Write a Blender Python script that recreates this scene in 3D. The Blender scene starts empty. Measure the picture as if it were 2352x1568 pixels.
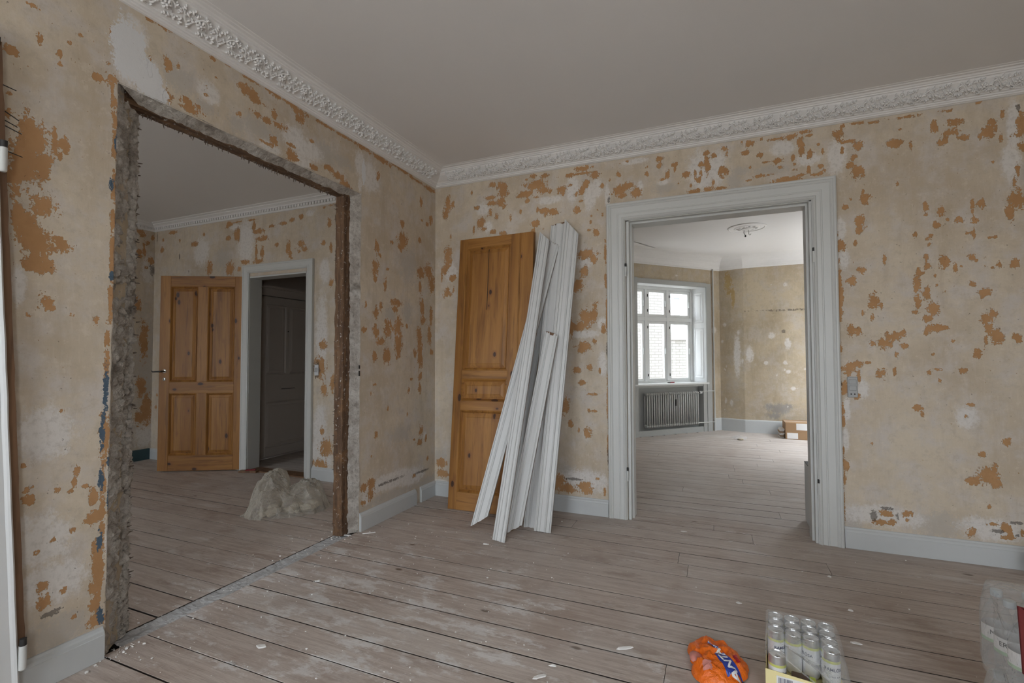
import bpy, bmesh, math, random
import numpy as np
from mathutils import Vector, Matrix, noise
R = math.radians
SC = bpy.context.scene
COL = SC.collection
random.seed(7)
# ------------------------------------------------------------------ camera
def look_matrix(yaw, pitch, roll, pos):
    y, p, r = R(yaw), R(pitch), R(roll)
    fw = Vector((-math.sin(y)*math.cos(p), math.cos(y)*math.cos(p), math.sin(p)))
    rt = Vector((math.cos(y), math.sin(y), 0)); up = rt.cross(fw)
    rt2 = rt*math.cos(r)+up*math.sin(r); up2 = -rt*math.sin(r)+up*math.cos(r)
    m = Matrix((rt2, up2, -fw)).transposed().to_4x4(); m.translation = Vector(pos)
    return m
cam = bpy.data.cameras.new('camera'); cam.sensor_width = 36.0; cam.lens = 1107.86*36/2352
cam.clip_start = 0.02
camo = bpy.data.objects.new('camera', cam); COL.objects.link(camo)
camo.matrix_world = look_matrix(22.971, 1.85, -0.141, (2.324, -3.714, 1.22))
SC.camera = camo
# ------------------------------------------------------------------ light and exposure
SC.view_settings.view_transform = 'Standard'
SC.view_settings.look = 'None'
SC.view_settings.gamma = 1.0
SC.view_settings.use_curve_mapping = False
SC.view_settings.exposure = 0.74
SC.cycles.use_adaptive_sampling = True; SC.cycles.adaptive_threshold = 0.10; SC.cycles.adaptive_min_samples = 24
SC.cycles.max_bounces = 6; SC.cycles.transparent_max_bounces = 12; SC.cycles.use_denoising = True
SKY = 9.0
w = bpy.data.worlds.new('overcast_sky'); SC.world = w; w.use_nodes = True
wn = w.node_tree; wn.nodes.clear()
wo = wn.nodes.new('ShaderNodeOutputWorld'); wb = wn.nodes.new('ShaderNodeBackground')
tc = wn.nodes.new('ShaderNodeTexCoord'); sx = wn.nodes.new('ShaderNodeSeparateXYZ'); mr = wn.nodes.new('ShaderNodeMapRange')
mr.inputs[1].default_value = -0.12; mr.inputs[2].default_value = 0.12
mx = wn.nodes.new('ShaderNodeMix'); mx.data_type = 'RGBA'
mx.inputs[6].default_value = (0.56, 0.56, 0.56, 1); mx.inputs[7].default_value = (0.90, 0.95, 1.02, 1)
wn.links.new(tc.outputs['Generated'], sx.inputs[0]); wn.links.new(sx.outputs[2], mr.inputs[0])
wn.links.new(mr.outputs[0], mx.inputs[0]); wn.links.new(mx.outputs[2], wb.inputs[0])
wb.inputs[1].default_value = SKY; wn.links.new(wb.outputs[0], wo.inputs[0])
def portal(name, mat, sx_, sy_):
    l = bpy.data.lights.new(name, 'AREA'); l.shape = 'RECTANGLE'; l.size = sx_; l.size_y = sy_
    l.cycles.is_portal = True
    o = bpy.data.objects.new(name, l); COL.objects.link(o); o.matrix_world = mat
# local -Z of a portal points into the room
def portal_at(name, c, inward, sx_, sy_):
    z = -Vector(inward).normalized(); x = Vector((0, 0, 1)).cross(z).normalized(); y = z.cross(x)
    m = Matrix((x, y, z)).transposed().to_4x4(); m.translation = Vector(c); portal(name, m, sx_, sy_)
CZ = 2.855            # ceiling height
YF = -5.2             # wall behind the camera
WIN_MAIN = [(0.35, 1.65), (2.75, 4.05)]        # windows behind the camera (x ranges)
WIN_LEFT = [(-3.1, -1.8)]
WZ = (0.78, 2.36)
for (a, b) in WIN_MAIN + WIN_LEFT:
    portal_at('window_portal', ((a+b)/2, YF-0.1, sum(WZ)/2), (0, 1, 0), b-a, WZ[1]-WZ[0])
WP = Vector((1.121, 3.724, 0)); WU = Vector((.68, .733, 0)).normalized(); WN = Vector((-WU.y, WU.x, 0))
WM = Matrix((WU, WN, Vector((0, 0, 1)))).transposed().to_4x4(); WM.translation = WP   # window wall frame: x along, y outward
portal_at('window_portal', WM @ Vector((0.77, 0.34, 1.56)), -WN, 1.44, 1.56)
BRX = 4.08; BRW = (2.6, 4.75); WZR = (.30, 2.60)
portal_at('window_portal', (BRX+0.15, sum(BRW)/2, sum(WZR)/2), (-1, 0, 0), BRW[1]-BRW[0], WZR[1]-WZR[0])
# ------------------------------------------------------------------ helpers
def link(o, parent=None):
    COL.objects.link(o)
    if parent is not None: o.parent = parent
    return o
class MB:
    def __init__(s): s.v = []; s.f = []; s.m = []
    def add(s, vs, fs, mi=0):
        b = len(s.v); s.v += [tuple(v) for v in vs]
        for f in fs: s.f.append(tuple(i+b for i in f)); s.m.append(mi)
        return s
    def box(s, x0, x1, y0, y1, z0, z1, mi=0, M=None):
        vs = [Vector((x, y, z)) for z in (z0, z1) for y in (y0, y1) for x in (x0, x1)]
        if M is not None: vs = [M @ v for v in vs]
        return s.add(vs, [(0, 2, 3, 1), (4, 5, 7, 6), (0, 1, 5, 4), (2, 6, 7, 3), (0, 4, 6, 2), (1, 3, 7, 5)], mi)
    def cbox(s, x0, x1, y0, y1, z0, z1, c=.004, mi=0, M=None):
        """box with every vertical and horizontal edge chamfered"""
        bm = bmesh.new(); bmesh.ops.create_cube(bm, size=1)
        for v in bm.verts: v.co = Vector(((x0+x1)/2+v.co.x*(x1-x0), (y0+y1)/2+v.co.y*(y1-y0), (z0+z1)/2+v.co.z*(z1-z0)))
        bmesh.ops.bevel(bm, geom=bm.edges[:], offset=c, segments=1, affect='EDGES', profile=.5)
        bm.verts.index_update(); vs = [v.co.copy() for v in bm.verts]; fs = [[v.index for v in f.verts] for f in bm.faces]; bm.free()
        if M is not None: vs = [M @ v for v in vs]
        return s.add(vs, fs, mi)
    def loft(s, rings, closed=True, caps=True, mi=0):
        n = len(rings[0]); vs = [v for r in rings for v in r]; fs = []
        for i in range(len(rings)-1):
            for j in range(n if closed else n-1):
                k = (j+1) % n; fs.append((i*n+j, i*n+k, (i+1)*n+k, (i+1)*n+j))
        if caps and closed:
            fs.append(tuple(range(n))[::-1]); fs.append(tuple((len(rings)-1)*n+j for j in range(n)))
        return s.add(vs, fs, mi)
    def lathe(s, prof, n=20, M=None, mi=0, caps=False):
        rings = []
        for r, z in prof:
            rings.append([Vector((r*math.cos(2*math.pi*j/n), r*math.sin(2*math.pi*j/n), z)) for j in range(n)])
        if M is not None: rings = [[M @ v for v in r] for r in rings]
        return s.loft(rings, True, caps, mi)
    def tube(s, pts, r, n=8, mi=0, caps=True):
        pts = [Vector(p) for p in pts]; rr = r if isinstance(r, (list, tuple)) else [r]*len(pts); rings = []; up = None
        for i, p in enumerate(pts):
            d = (pts[min(i+1, len(pts)-1)]-pts[max(i-1, 0)]).normalized()
            if up is None: up = d.orthogonal().normalized()
            up = (up-d*up.dot(d)).normalized(); sd = d.cross(up)
            rings.append([p+(up*math.cos(2*math.pi*j/n)+sd*math.sin(2*math.pi*j/n))*rr[i] for j in range(n)])
        return s.loft(rings, True, caps, mi)
    def blob(s, c, r, M=None, n=8, m=5, jit=0, mi=0, seed=0):
        rg = random.Random(seed); rings = []
        for i in range(m+1):
            a = math.pi*i/m
            rings.append([])
            for j in range(n):
                b = 2*math.pi*j/n; v = Vector((math.sin(a)*math.cos(b), math.sin(a)*math.sin(b), -math.cos(a)))
                k = 1+jit*(rg.random()-.5)*(0 if i in (0, m) else 1)
                v = Vector((v.x*r[0]*k, v.y*r[1]*k, v.z*r[2]*k))
                if M is not None: v = M @ v
                rings[-1].append(Vector(c)+v)
        return s.loft(rings, True, False, mi)
    def build(s, name, mat, parent=None, smooth=False, kind=None, off=None, M=None):
        me = bpy.data.meshes.new(name)
        vs = s.v
        if off is not None: vs = [(a-off[0], b-off[1], c-off[2]) for a, b, c in vs]
        me.from_pydata(vs, [], s.f)
        for m_ in (mat if isinstance(mat, (list, tuple)) else [mat]): me.materials.append(m_)
        if any(s.m): me.polygons.foreach_set('material_index', s.m)
        bm = bmesh.new(); bm.from_mesh(me); bmesh.ops.recalc_face_normals(bm, faces=bm.faces[:]); bm.to_mesh(me); bm.free()
        if smooth:
            me.polygons.foreach_set('use_smooth', [True]*len(me.polygons))
            if smooth != 'all': me.set_sharp_from_angle(angle=R(38))
        me.update()
        o = bpy.data.objects.new(name, me); link(o, parent)
        if M is not None: o.matrix_local = M
        if kind: o['kind'] = kind
        return o
def empty(name, loc=(0, 0, 0), M=None, kind=None):
    o = bpy.data.objects.new(name, None); o.empty_display_size = .05; link(o)
    if M is not None: o.matrix_world = M
    else: o.location = loc
    if kind: o['kind'] = kind
    return o
def tag(o, label, cat, group=None):
    o['label'] = label; o['category'] = cat
    if group: o['group'] = group
    return o
def copy_obj(o, parent=None):
    c = o.copy(); COL.objects.link(c)
    if parent is not None: c.parent = parent
    return c
def copy_tree(o, parent=None):
    c = copy_obj(o, parent)
    for ch in list(o.children): copy_tree(ch, c)
    return c
def lerp(a, b, t): return a+(b-a)*t
def nz(x, y=0, z=0): return noise.noise(Vector((x, y, z)))
def text_mesh(txt, size, depth=0.0, bold=0.0):
    cu = bpy.data.curves.new('lettering_curve', 'FONT'); cu.body = txt; cu.size = size; cu.align_x = 'CENTER'; cu.align_y = 'CENTER'
    cu.resolution_u = 3; cu.extrude = depth; cu.offset = bold
    o = bpy.data.objects.new('lettering_tmp', cu); COL.objects.link(o)
    bpy.context.view_layer.update()
    me = bpy.data.meshes.new_from_object(o.evaluated_get(bpy.context.evaluated_depsgraph_get()))
    bpy.data.objects.remove(o); bpy.data.curves.remove(cu)
    return me
# ------------------------------------------------------------------ materials
class G:
    """small node-graph builder"""
    def __init__(s, name):
        s.m = bpy.data.materials.new(name); s.m.use_nodes = True; s.t = s.m.node_tree; s.t.nodes.clear()
        s.out = s.t.nodes.new('ShaderNodeOutputMaterial'); s.b = s.t.nodes.new('ShaderNodeBsdfPrincipled')
        s.t.links.new(s.b.outputs[0], s.out.inputs[0])
        s.tc = s.t.nodes.new('ShaderNodeTexCoord')
    def put(s, sock, v):
        if v is None: return
        if isinstance(v, bpy.types.NodeSocket): s.t.links.new(v, sock)
        elif isinstance(v, (tuple, list)): sock.default_value = tuple(v)+((1,) if len(v) == 3 and len(sock.default_value) == 4 else ())
        else: sock.default_value = v
    def map(s, scale=(1, 1, 1), src=None, rot=(0, 0, 0)):
        n = s.t.nodes.new('ShaderNodeMapping'); n.inputs['Scale'].default_value = scale; n.inputs['Rotation'].default_value = rot
        s.t.links.new(src or s.tc.outputs['Object'], n.inputs[0]); return n.outputs[0]
    def noise(s, scale, detail=4, rough=.55, vec=None, dist=0):
        n = s.t.nodes.new('ShaderNodeTexNoise'); n.inputs['Scale'].default_value = scale; n.inputs['Detail'].default_value = detail
        n.inputs['Roughness'].default_value = rough; n.inputs['Distortion'].default_value = dist
        s.t.links.new(vec or s.tc.outputs['Object'], n.inputs['Vector']); return n.outputs[0]
    def vor(s, scale, vec=None, feat='F1'):
        n = s.t.nodes.new('ShaderNodeTexVoronoi'); n.feature = feat; n.inputs['Scale'].default_value = scale
        s.t.links.new(vec or s.tc.outputs['Object'], n.inputs['Vector']); return n.outputs['Distance']
    def math(s, op, a, b=None, c=None, clamp=False):
        n = s.t.nodes.new('ShaderNodeMath'); n.operation = op; n.use_clamp = clamp
        for i, v in enumerate((a, b, c)): s.put(n.inputs[i], v)
        return n.outputs[0]
    def ss(s, v, lo, hi, a=0., b=1.):
        n = s.t.nodes.new('ShaderNodeMapRange'); n.interpolation_type = 'SMOOTHSTEP'
        for i, x in enumerate((v, lo, hi, a, b)): s.put(n.inputs[i], x)
        return n.outputs[0]
    def mix(s, f, a, b, mode='MIX'):
        n = s.t.nodes.new('ShaderNodeMix'); n.data_type = 'RGBA'; n.blend_type = mode
        s.put(n.inputs[0], f); s.put(n.inputs[6], a); s.put(n.inputs[7], b); return n.outputs[2]
    def attr(s, name):
        n = s.t.nodes.new('ShaderNodeAttribute'); n.attribute_name = name; x = s.t.nodes.new('ShaderNodeSeparateColor')
        s.t.links.new(n.outputs['Color'], x.inputs[0]); return x.outputs
    def xyz(s, src=None):
        x = s.t.nodes.new('ShaderNodeSeparateXYZ'); s.t.links.new(src or s.tc.outputs['Object'], x.inputs[0]); return x.outputs
    def rand(s): return s.t.nodes.new('ShaderNodeObjectInfo').outputs['Random']
    def bump(s, h, dist=.003, st=1., nrm=None):
        n = s.t.nodes.new('ShaderNodeBump'); n.inputs['Distance'].default_value = dist; n.inputs['Strength'].default_value = st
        s.put(n.inputs['Height'], h)
        if nrm is not None: s.t.links.new(nrm, n.inputs['Normal'])
        return n.outputs[0]
    def fin(s, color=None, rough=None, normal=None, metal=None, spec=None):
        s.put(s.b.inputs['Base Color'], color); s.put(s.b.inputs['Roughness'], rough); s.put(s.b.inputs['Metallic'], metal)
        s.put(s.b.inputs['Specular IOR Level'], spec)
        if normal is not None: s.t.links.new(normal, s.b.inputs['Normal'])
        return s.m
def plain(name, col, rough=.5, metal=0., var=.12, scale=8., bump=0.):
    g = G(name); n = g.noise(scale, 5)
    c = g.mix(n, tuple(x*(1-var) for x in col), tuple(min(1, x*(1+var)) for x in col))
    return g.fin(c, rough, g.bump(g.noise(scale*9, 3), .002, bump) if bump else None, metal)
def wall_mat(name, cream=(.600, .520, .412), ochre=(.430, .240, .112), tint=1.0, grey=(.455, .425, .385)):
    g = G(name); A = g.attr('wear'); B = g.attr('wear_dark')
    cr = tuple(x*tint for x in cream)
    low = g.noise(1.6, 3); mid = g.noise(6, 5, .65); fine = g.noise(40, 4, .7)
    streak = g.noise(9, 5, .65, g.map((1, 1, .22)))
    brush = g.noise(70, 3, .6, g.map((1, 1, .15)))
    c = g.mix(g.ss(low, .35, .65), tuple(x*1.05 for x in cr), tuple(x*y for x, y in zip(cr, (.86, .83, .80))))
    c = g.mix(g.ss(mid, .42, .68), c, (cr[0]*.98, cr[1]*1.03, cr[2]*1.18))
    c = g.mix(g.math('MULTIPLY', g.ss(streak, .5, .72), .55), c, (cr[0]*.76, cr[1]*.72, cr[2]*.66))
    c = g.mix(g.math('MULTIPLY', g.ss(fine, .52, .75), .35), c, (cr[0]*.78, cr[1]*.76, cr[2]*.74))
    c = g.mix(g.math('MULTIPLY', g.ss(brush, .5, .75), .22), c, (cr[0]*1.2, cr[1]*1.22, cr[2]*1.3))
    e1 = g.noise(34, 5, .68, g.map((1, 1, .6))); e2 = g.noise(13, 4, .6)
    edge = g.math('ADD', g.math('MULTIPLY', g.math('SUBTRACT', e1, .5), 1.5), g.math('MULTIPLY', g.math('SUBTRACT', e2, .5), .7))
    e3 = g.noise(95, 4, .65); edge = g.math('ADD', edge, g.math('MULTIPLY', g.math('SUBTRACT', e3, .5), 1.1))
    mot = g.noise(17, 5, .72); c = g.mix(g.math('MULTIPLY', g.ss(mot, .50, .66), .50), c, tuple(x*.80 for x in cr)); c = g.mix(g.math('MULTIPLY', g.ss(mot, .46, .34), .45), c, (cr[0]*1.14, cr[1]*1.17, cr[2]*1.24))
    # greyed plaster, white filler, ochre distemper, dark gouges, blue paint
    gm = g.ss(g.math('ADD', A[2], g.math('MULTIPLY', edge, .9)), .25, .75)
    c = g.mix(g.math('MULTIPLY', gm, .65), c, grey)
    wm = g.ss(g.math('ADD', A[1], g.math('MULTIPLY', edge, .5)), .30, .64)
    c = g.mix(g.math('MULTIPLY', wm, .82), c, g.mix(g.ss(fine, .45, .7), (.72, .69, .66), (.58, .55, .52)))
    field = g.math('ADD', A[0], edge)
    speck = g.math('MULTIPLY', g.ss(g.noise(85, 4, .6, g.map((1, 1, .7))), .665, .70), g.ss(g.noise(3.1, 2), .46, .58))
    om = g.math('MAXIMUM', g.ss(field, .505, .545), g.math('MULTIPLY', speck, .9))
    rim = g.math('MULTIPLY', g.ss(field, .38, .51), .45)
    c = g.mix(rim, c, (.66, .60, .52))
    c = g.mix(om, c, g.mix(g.ss(mid, .4, .65), ochre, tuple(x*y for x, y in zip(ochre, (1.12, 1.16, 1.22)))))
    dm = g.math('MAXIMUM', g.ss(g.math('ADD', B[0], g.math('MULTIPLY', edge, 1.0)), .50, .58), g.math('MULTIPLY', g.ss(g.noise(60, 4, .6, g.map((1, 1, 1), rot=(.5, .7, .3))), .70, .73), .8))
    c = g.mix(g.math('MULTIPLY', dm, .75), c, (.13, .11, .095))
    bm_ = g.ss(g.math('ADD', B[1], g.math('MULTIPLY', edge, .9)), .48, .54)
    c = g.mix(bm_, c, (.085, .125, .17))
    xm = g.ss(g.math('ADD', B[2], g.math('MULTIPLY', edge, .45)), .46, .50); c = g.mix(xm, c, (.70, .70, .705))
    h = g.math('SUBTRACT', g.math('ADD', g.math('MULTIPLY', fine, .35), g.math('MULTIPLY', wm, .25)), g.math('MULTIPLY', om, .6))
    h = g.math('SUBTRACT', h, g.math('MULTIPLY', dm, .8))
    return g.fin(c, .88, g.bump(h, .004, .8), spec=.25)
M_wall = wall_mat('stripped_plaster')
M_wall2 = wall_mat('old_wallpaper_paste', (.52, .44, .325), (.46, .33, .16), 1.0, (.25, .25, .26))
def mk_ceiling():
    g = G('ceiling_white'); return g.fin(g.mix(g.noise(1.2, 3), (.765, .755, .755), (.805, .795, .795)), .9, g.bump(g.noise(60, 3), .001, .3))
M_ceil = mk_ceiling()
M_stucco = plain('stucco_white', (.80, .79, .785), .7, var=.03, scale=20)
def mk_paint(name, col, rough=.42, chips=.0):
    g = G(name); n = g.noise(5, 5, .6); v = g.noise(40, 3, .6, g.map((1, 1, .12)))
    c = g.mix(n, tuple(x*.94 for x in col), col)
    c = g.mix(g.math('MULTIPLY', g.ss(v, .5, .8), .3), c, tuple(x*.93 for x in col))
    if chips: c = g.mix(g.ss(g.noise(26, 6, .7, g.map((1, 1, .35))), .70-chips, .72-chips), c, (.22, .15, .10))
    return g.fin(c, rough, g.bump(v, .001, .35))
M_paint = mk_paint('casing_paint', (.60, .61, .595))
M_board = mk_paint('loose_board_paint', (.63, .635, .63), .45, .0)
M_base = mk_paint('baseboard_paint', (.555, .575, .58))
M_winp = mk_paint('window_paint', (.78, .80, .80))
M_grey = mk_paint('grey_niche_paint', (.42, .43, .42))
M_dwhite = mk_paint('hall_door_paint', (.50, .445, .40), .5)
def mk_plank():
    g = G('worn_floorboard'); P = g.tc.outputs['Object']
    r = g.rand(); off = g.t.nodes.new('ShaderNodeCombineXYZ'); g.put(off.inputs[0], g.math('MULTIPLY', r, 37.)); g.put(off.inputs[2], g.math('MULTIPLY', r, 11.))
    va = g.t.nodes.new('ShaderNodeVectorMath'); g.put(va.inputs[0], P); g.put(va.inputs[1], off.outputs[0]); Q = va.outputs[0]
    grain = g.noise(3.2, 7, .62, g.map((1.0, 16, 6), Q), .4); fine = g.noise(20, 5, .65, g.map((1, 9, 4), Q))
    knot = g.vor(2.6, g.map((1.0, 2.0, 1), Q)); pat = g.noise(2.3, 6, .6)
    c = g.mix(g.ss(grain, .35, .68), (.41, .338, .293), (.54, .47, .418))
    c = g.mix(g.math('MULTIPLY', g.ss(fine, .5, .72), .45), c, (.245, .198, .170))
    c = g.mix(g.math('MULTIPLY', g.ss(pat, .50, .66), .6), c, (.335, .252, .205))
    c = g.mix(g.ss(knot, .085, .03), c, (.13, .088, .06))
    c = g.mix(g.math('MULTIPLY', g.math('SUBTRACT', r, .5), .35), c, (.62, .58, .54))
    X = g.xyz(P)
    # plaster dust, thickest around the knocked-through opening
    dx = g.math('MULTIPLY', g.math('SUBTRACT', X[0], .75), .75); dy = g.math('MULTIPLY', g.math('SUBTRACT', X[1], -1.75), 1.25)
    near = g.ss(g.math('ADD', g.math('MULTIPLY', dx, dx), g.math('MULTIPLY', dy, dy)), 1.5, .05)
    d1 = g.noise(4.6, 10, .74, g.map((.8, 1.9, 1), rot=(0, 0, .35))); d2 = g.noise(24, 6, .7)
    dust = g.math('ADD', g.math('MULTIPLY', d1, .8), g.math('MULTIPLY', d2, .2))
    lim = g.math('SUBTRACT', .60, g.math('MULTIPLY', near, .085))
    dm = g.ss(g.math('SUBTRACT', dust, lim), -.02, .06)
    c = g.mix(g.math('MULTIPLY', dm, .66), c, (.72, .71, .70))
    sc2 = g.noise(2.6, 8, .7, g.map((.7, 3.0, 1), rot=(0, 0, -.25))); c = g.mix(g.math('MULTIPLY', g.ss(sc2, .56, .66), .45), c, (.66, .645, .63)); blot = g.noise(4.2, 7, .7, g.map((.6, 1.6, 1), Q)); c = g.mix(g.math('MULTIPLY', g.ss(blot, .54, .66), .55), c, (.275, .200, .158))
    haze = g.math('MULTIPLY', g.ss(g.noise(1.1, 4, .6), .42, .66), .22)
    c = g.mix(haze, c, (.56, .535, .51))
    c = g.mix(g.math('MULTIPLY', g.ss(g.noise(110, 3, .6), .70, .74), .8), c, (.78, .77, .75))
    c = g.mix(g.ss(X[1], .1, .35, 0, .22), c, (.68, .67, .66))             # far-room boards paled, some of its daylight put into the colour
    c = g.mix(g.ss(X[2], -.0007, -.0013), c, (.045, .036, .03))          # dirt packed into the joints
    h = g.math('ADD', g.math('MULTIPLY', grain, .6), g.math('MULTIPLY', fine, .4))
    return g.fin(c, g.ss(dm, 0, 1, .62, .9), g.bump(h, .003, .7), spec=.3)
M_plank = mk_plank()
M_sub = plain('dark_subfloor', (.045, .036, .03), .95)
def mk_wood(name, axis, base=(.262, .110, .020), lite=(.370, .170, .037), dark=(.105, .038, .008), knots=True):
    g = G(name); r = g.rand()
    sc = {'z': (1, 1, .07), 'x': (.07, 1, 1), 'y': (1, .07, 1)}[axis]
    off = g.t.nodes.new('ShaderNodeVectorMath'); off.operation = 'ADD'
    cx = g.t.nodes.new('ShaderNodeCombineXYZ')
    for i in range(3): g.put(cx.inputs[i], g.math('MULTIPLY', r, 9.+i*7))
    g.put(off.inputs[0], g.tc.outputs['Object']); g.put(off.inputs[1], cx.outputs[0]); Q = off.outputs[0]
    v = g.map(sc, Q); n1 = g.noise(30, 6, .6, v, .7); n2 = g.noise(9, 4, .6, v, 1.2); n3 = g.noise(110, 3, .6, v)
    c = g.mix(g.ss(n2, .35, .68), base, lite)
    c = g.mix(g.math('MULTIPLY', g.ss(n1, .50, .68), .55), c, dark)
    c = g.mix(g.math('MULTIPLY', g.ss(n3, .5, .8), .25), c, dark)
    if knots:
        ks = {'z': (1, 1, .55), 'x': (.55, 1, 1), 'y': (1, .55, 1)}[axis]
        k = g.math('ADD', g.vor(8.2, g.map(ks, Q)), g.math('MULTIPLY', g.math('SUBTRACT', n2, .5), .16)); c = g.mix(g.math('MULTIPLY', g.ss(k, .26, .10), .6), c, (.20, .075, .022)); c = g.mix(g.ss(k, .125, .100), c, (.050, .018, .007))
    return g.fin(c, .52, g.bump(n1, .001, .35))
M_pine_v = mk_wood('pine_upright_grain', 'z'); M_pine_h = mk_wood('pine_crosswise_grain', 'x')
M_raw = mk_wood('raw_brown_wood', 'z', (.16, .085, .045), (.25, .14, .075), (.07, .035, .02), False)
def mk_timber(name, axis):
    g = G(name); sc = (1, 1, .1) if axis == 'z' else (1, .1, 1)
    n = g.noise(40, 6, .65, g.map(sc)); m = g.noise(38, 6, .75); s2 = g.noise(9, 4, .6)
    c = g.mix(g.ss(n, .35, .7), (.085, .046, .026), (.20, .115, .062))
    c = g.mix(g.math('MULTIPLY', g.ss(s2, .5, .7), .6), c, (.25, .13, .055))
    c = g.mix(g.ss(m, .595, .65), c, (.54, .50, .45))
    return g.fin(c, .9, g.bump(g.math('ADD', n, m), .012, .9))
M_post = mk_timber('old_timber', 'z'); M_beam = mk_timber('old_timber_beam', 'y')
def mk_mortar():
    g = G('broken_lime_plaster'); a = g.noise(11, 7, .72); b = g.noise(55, 5, .7); k = g.vor(22, None, 'DISTANCE_TO_EDGE')
    c = g.mix(g.ss(a, .36, .64), (.44, .39, .34), (.70, .655, .60))
    c = g.mix(g.math('MULTIPLY', g.ss(b, .54, .74), .6), c, (.15, .125, .10))
    c = g.mix(g.math('MULTIPLY', g.ss(g.noise(5, 4), .56, .68), .65), c, (.17, .135, .105))
    c = g.mix(g.math('MULTIPLY', g.ss(g.noise(8, 5), .60, .68), .5), c, (.68, .66, .63))
    return g.fin(c, .95, g.bump(g.math('ADD', g.math('MULTIPLY', a, 1.), g.math('MULTIPLY', b, .7)), .03, 1.))
M_mortar = mk_mortar()
M_reed = plain('weathered_reed', (.13, .10, .08), .9, var=.4, scale=60)
M_key = plain('pale_plaster_key', (.50, .455, .40), .95, var=.35, scale=30, bump=.8)
M_dust = plain('dusty_mortar', (.43, .43, .43), .95, var=.35, scale=14, bump=.8)
M_dark = plain('dark_iron', (.035, .033, .032), .55, .3)
M_steel = plain('polished_steel', (.75, .73, .70), .22, 1.0, .03)
M_plate = plain('grey_switch_plastic', (.38, .385, .385), .45, var=.06)
M_platel = plain('light_switch_plastic', (.60, .62, .64), .45, var=.06)
M_black = plain('black_hole', (.008, .008, .008), .6)
M_rad = mk_paint('radiator_enamel', (.52, .52, .50), .35)
M_pipe = mk_paint('pipe_paint', (.60, .61, .59), .4)
M_card = plain('brown_cardboard', (.36, .225, .125), .85, var=.08, scale=5)
M_paper = plain('white_paper', (.80, .79, .78), .8, var=.04)
M_teal = plain('teal_paint_remnant', (.035, .075, .085), .6, var=.25)
M_flake = plain('plaster_flake_white', (.80, .79, .77), .9, var=.06)
M_rubble = plain('plaster_rubble', (.55, .48, .38), .95, var=.3, scale=20, bump=.6)
M_silver = plain('brushed_aluminium', (.74, .75, .76), .30, .9, .04, 30)
M_navy = plain('navy_print', (.06, .065, .12), .6, var=.05)
M_wprint = plain('white_print', (.85, .85, .86), .55, var=.03)
M_yellow = plain('pale_yellow_cardboard', (.80, .70, .36), .75, var=.05)
M_lime = plain('lime_print', (.52, .62, .10), .5, var=.08)
M_red = plain('glossy_red', (.30, .012, .020), .18, var=.25, scale=20)
M_redc = plain('red_cardboard', (.30, .045, .05), .7, var=.1)
M_pink = plain('pink_inner_foil', (.62, .24, .20), .45, var=.2, scale=40)
M_blue = plain('blue_print', (.02, .05, .33), .35, var=.05)
def mk_orange():
    g = G('orange_plastic_film'); n = g.noise(30, 4)
    c = g.mix(n, (.80, .13, .006), (.92, .20, .012))
    return g.fin(c, .22, g.bump(g.noise(38, 5, .6, None, .8), .012, .8))
M_orange = mk_orange()
def mk_film(name, alpha, col=(.86, .87, .88), rough=.12, bsc=18., bd=.01, fw=.42):
    g = G(name); nrm = g.bump(g.noise(bsc, 4, .55, None, .6), bd, .9)
    tr = g.t.nodes.new('ShaderNodeBsdfTransparent'); tr.inputs[0].default_value = (.97, .97, .97, 1)
    g.fin(col, rough, nrm, spec=.6)
    ms = g.t.nodes.new('ShaderNodeMixShader')
    lw = g.t.nodes.new('ShaderNodeLayerWeight'); lw.inputs[0].default_value = .35; g.t.links.new(nrm, lw.inputs['Normal'])
    f = g.math('ADD', alpha, g.math('MULTIPLY', lw.outputs['Facing'], fw), clamp=True)
    g.t.links.new(f, ms.inputs[0]); g.t.links.new(tr.outputs[0], ms.inputs[1]); g.t.links.new(g.b.outputs[0], ms.inputs[2])
    g.t.links.new(ms.outputs[0], g.out.inputs[0]); return g.m
M_film = mk_film('clear_shrink_film', .085, rough=.10, fw=.28)
M_bottle = mk_film('clear_bottle_plastic', .05, (.70, .74, .75), .05, 40, .002, .35)
M_wrap = mk_film('wrinkled_pack_film', .13, (.84, .86, .88), .10, 13, .03, .36)
M_bag = mk_film('cloudy_bag_plastic', .30, (.66, .62, .54), .20, 26, .02, .55)
def mk_glass():
    g = G('window_glass'); tr = g.t.nodes.new('ShaderNodeBsdfTransparent'); gl = g.t.nodes.new('ShaderNodeBsdfGlossy'); gl.inputs[1].default_value = .02
    fr = g.t.nodes.new('ShaderNodeLayerWeight'); fr.inputs[0].default_value = .5; ms = g.t.nodes.new('ShaderNodeMixShader'); tr.inputs[0].default_value = (.96, .97, .97, 1)
    g.t.links.new(g.math('MULTIPLY_ADD', g.math('POWER', fr.outputs[1], 5.), .9, .03), ms.inputs[0]); g.t.links.new(tr.outputs[0], ms.inputs[1]); g.t.links.new(gl.outputs[0], ms.inputs[2])
    g.t.links.new(ms.outputs[0], g.out.inputs[0]); return g.m
M_glass = mk_glass()
def mk_can():
    g = G('printed_can'); X = g.xyz(); z = X[2]
    c = g.mix(g.ss(z, .1085, .1095), (.88, .89, .91), (.70, .74, .20))
    c = g.mix(g.ss(z, .1175, .1185), c, (.74, .75, .76))
    c = g.mix(g.math('MULTIPLY', g.ss(g.noise(60, 3), .5, .6), .12), c, (.55, .57, .62))
    return g.fin(c, .32, None, g.ss(z, .1175, .119, .35, .95))
M_can = mk_can()
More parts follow.
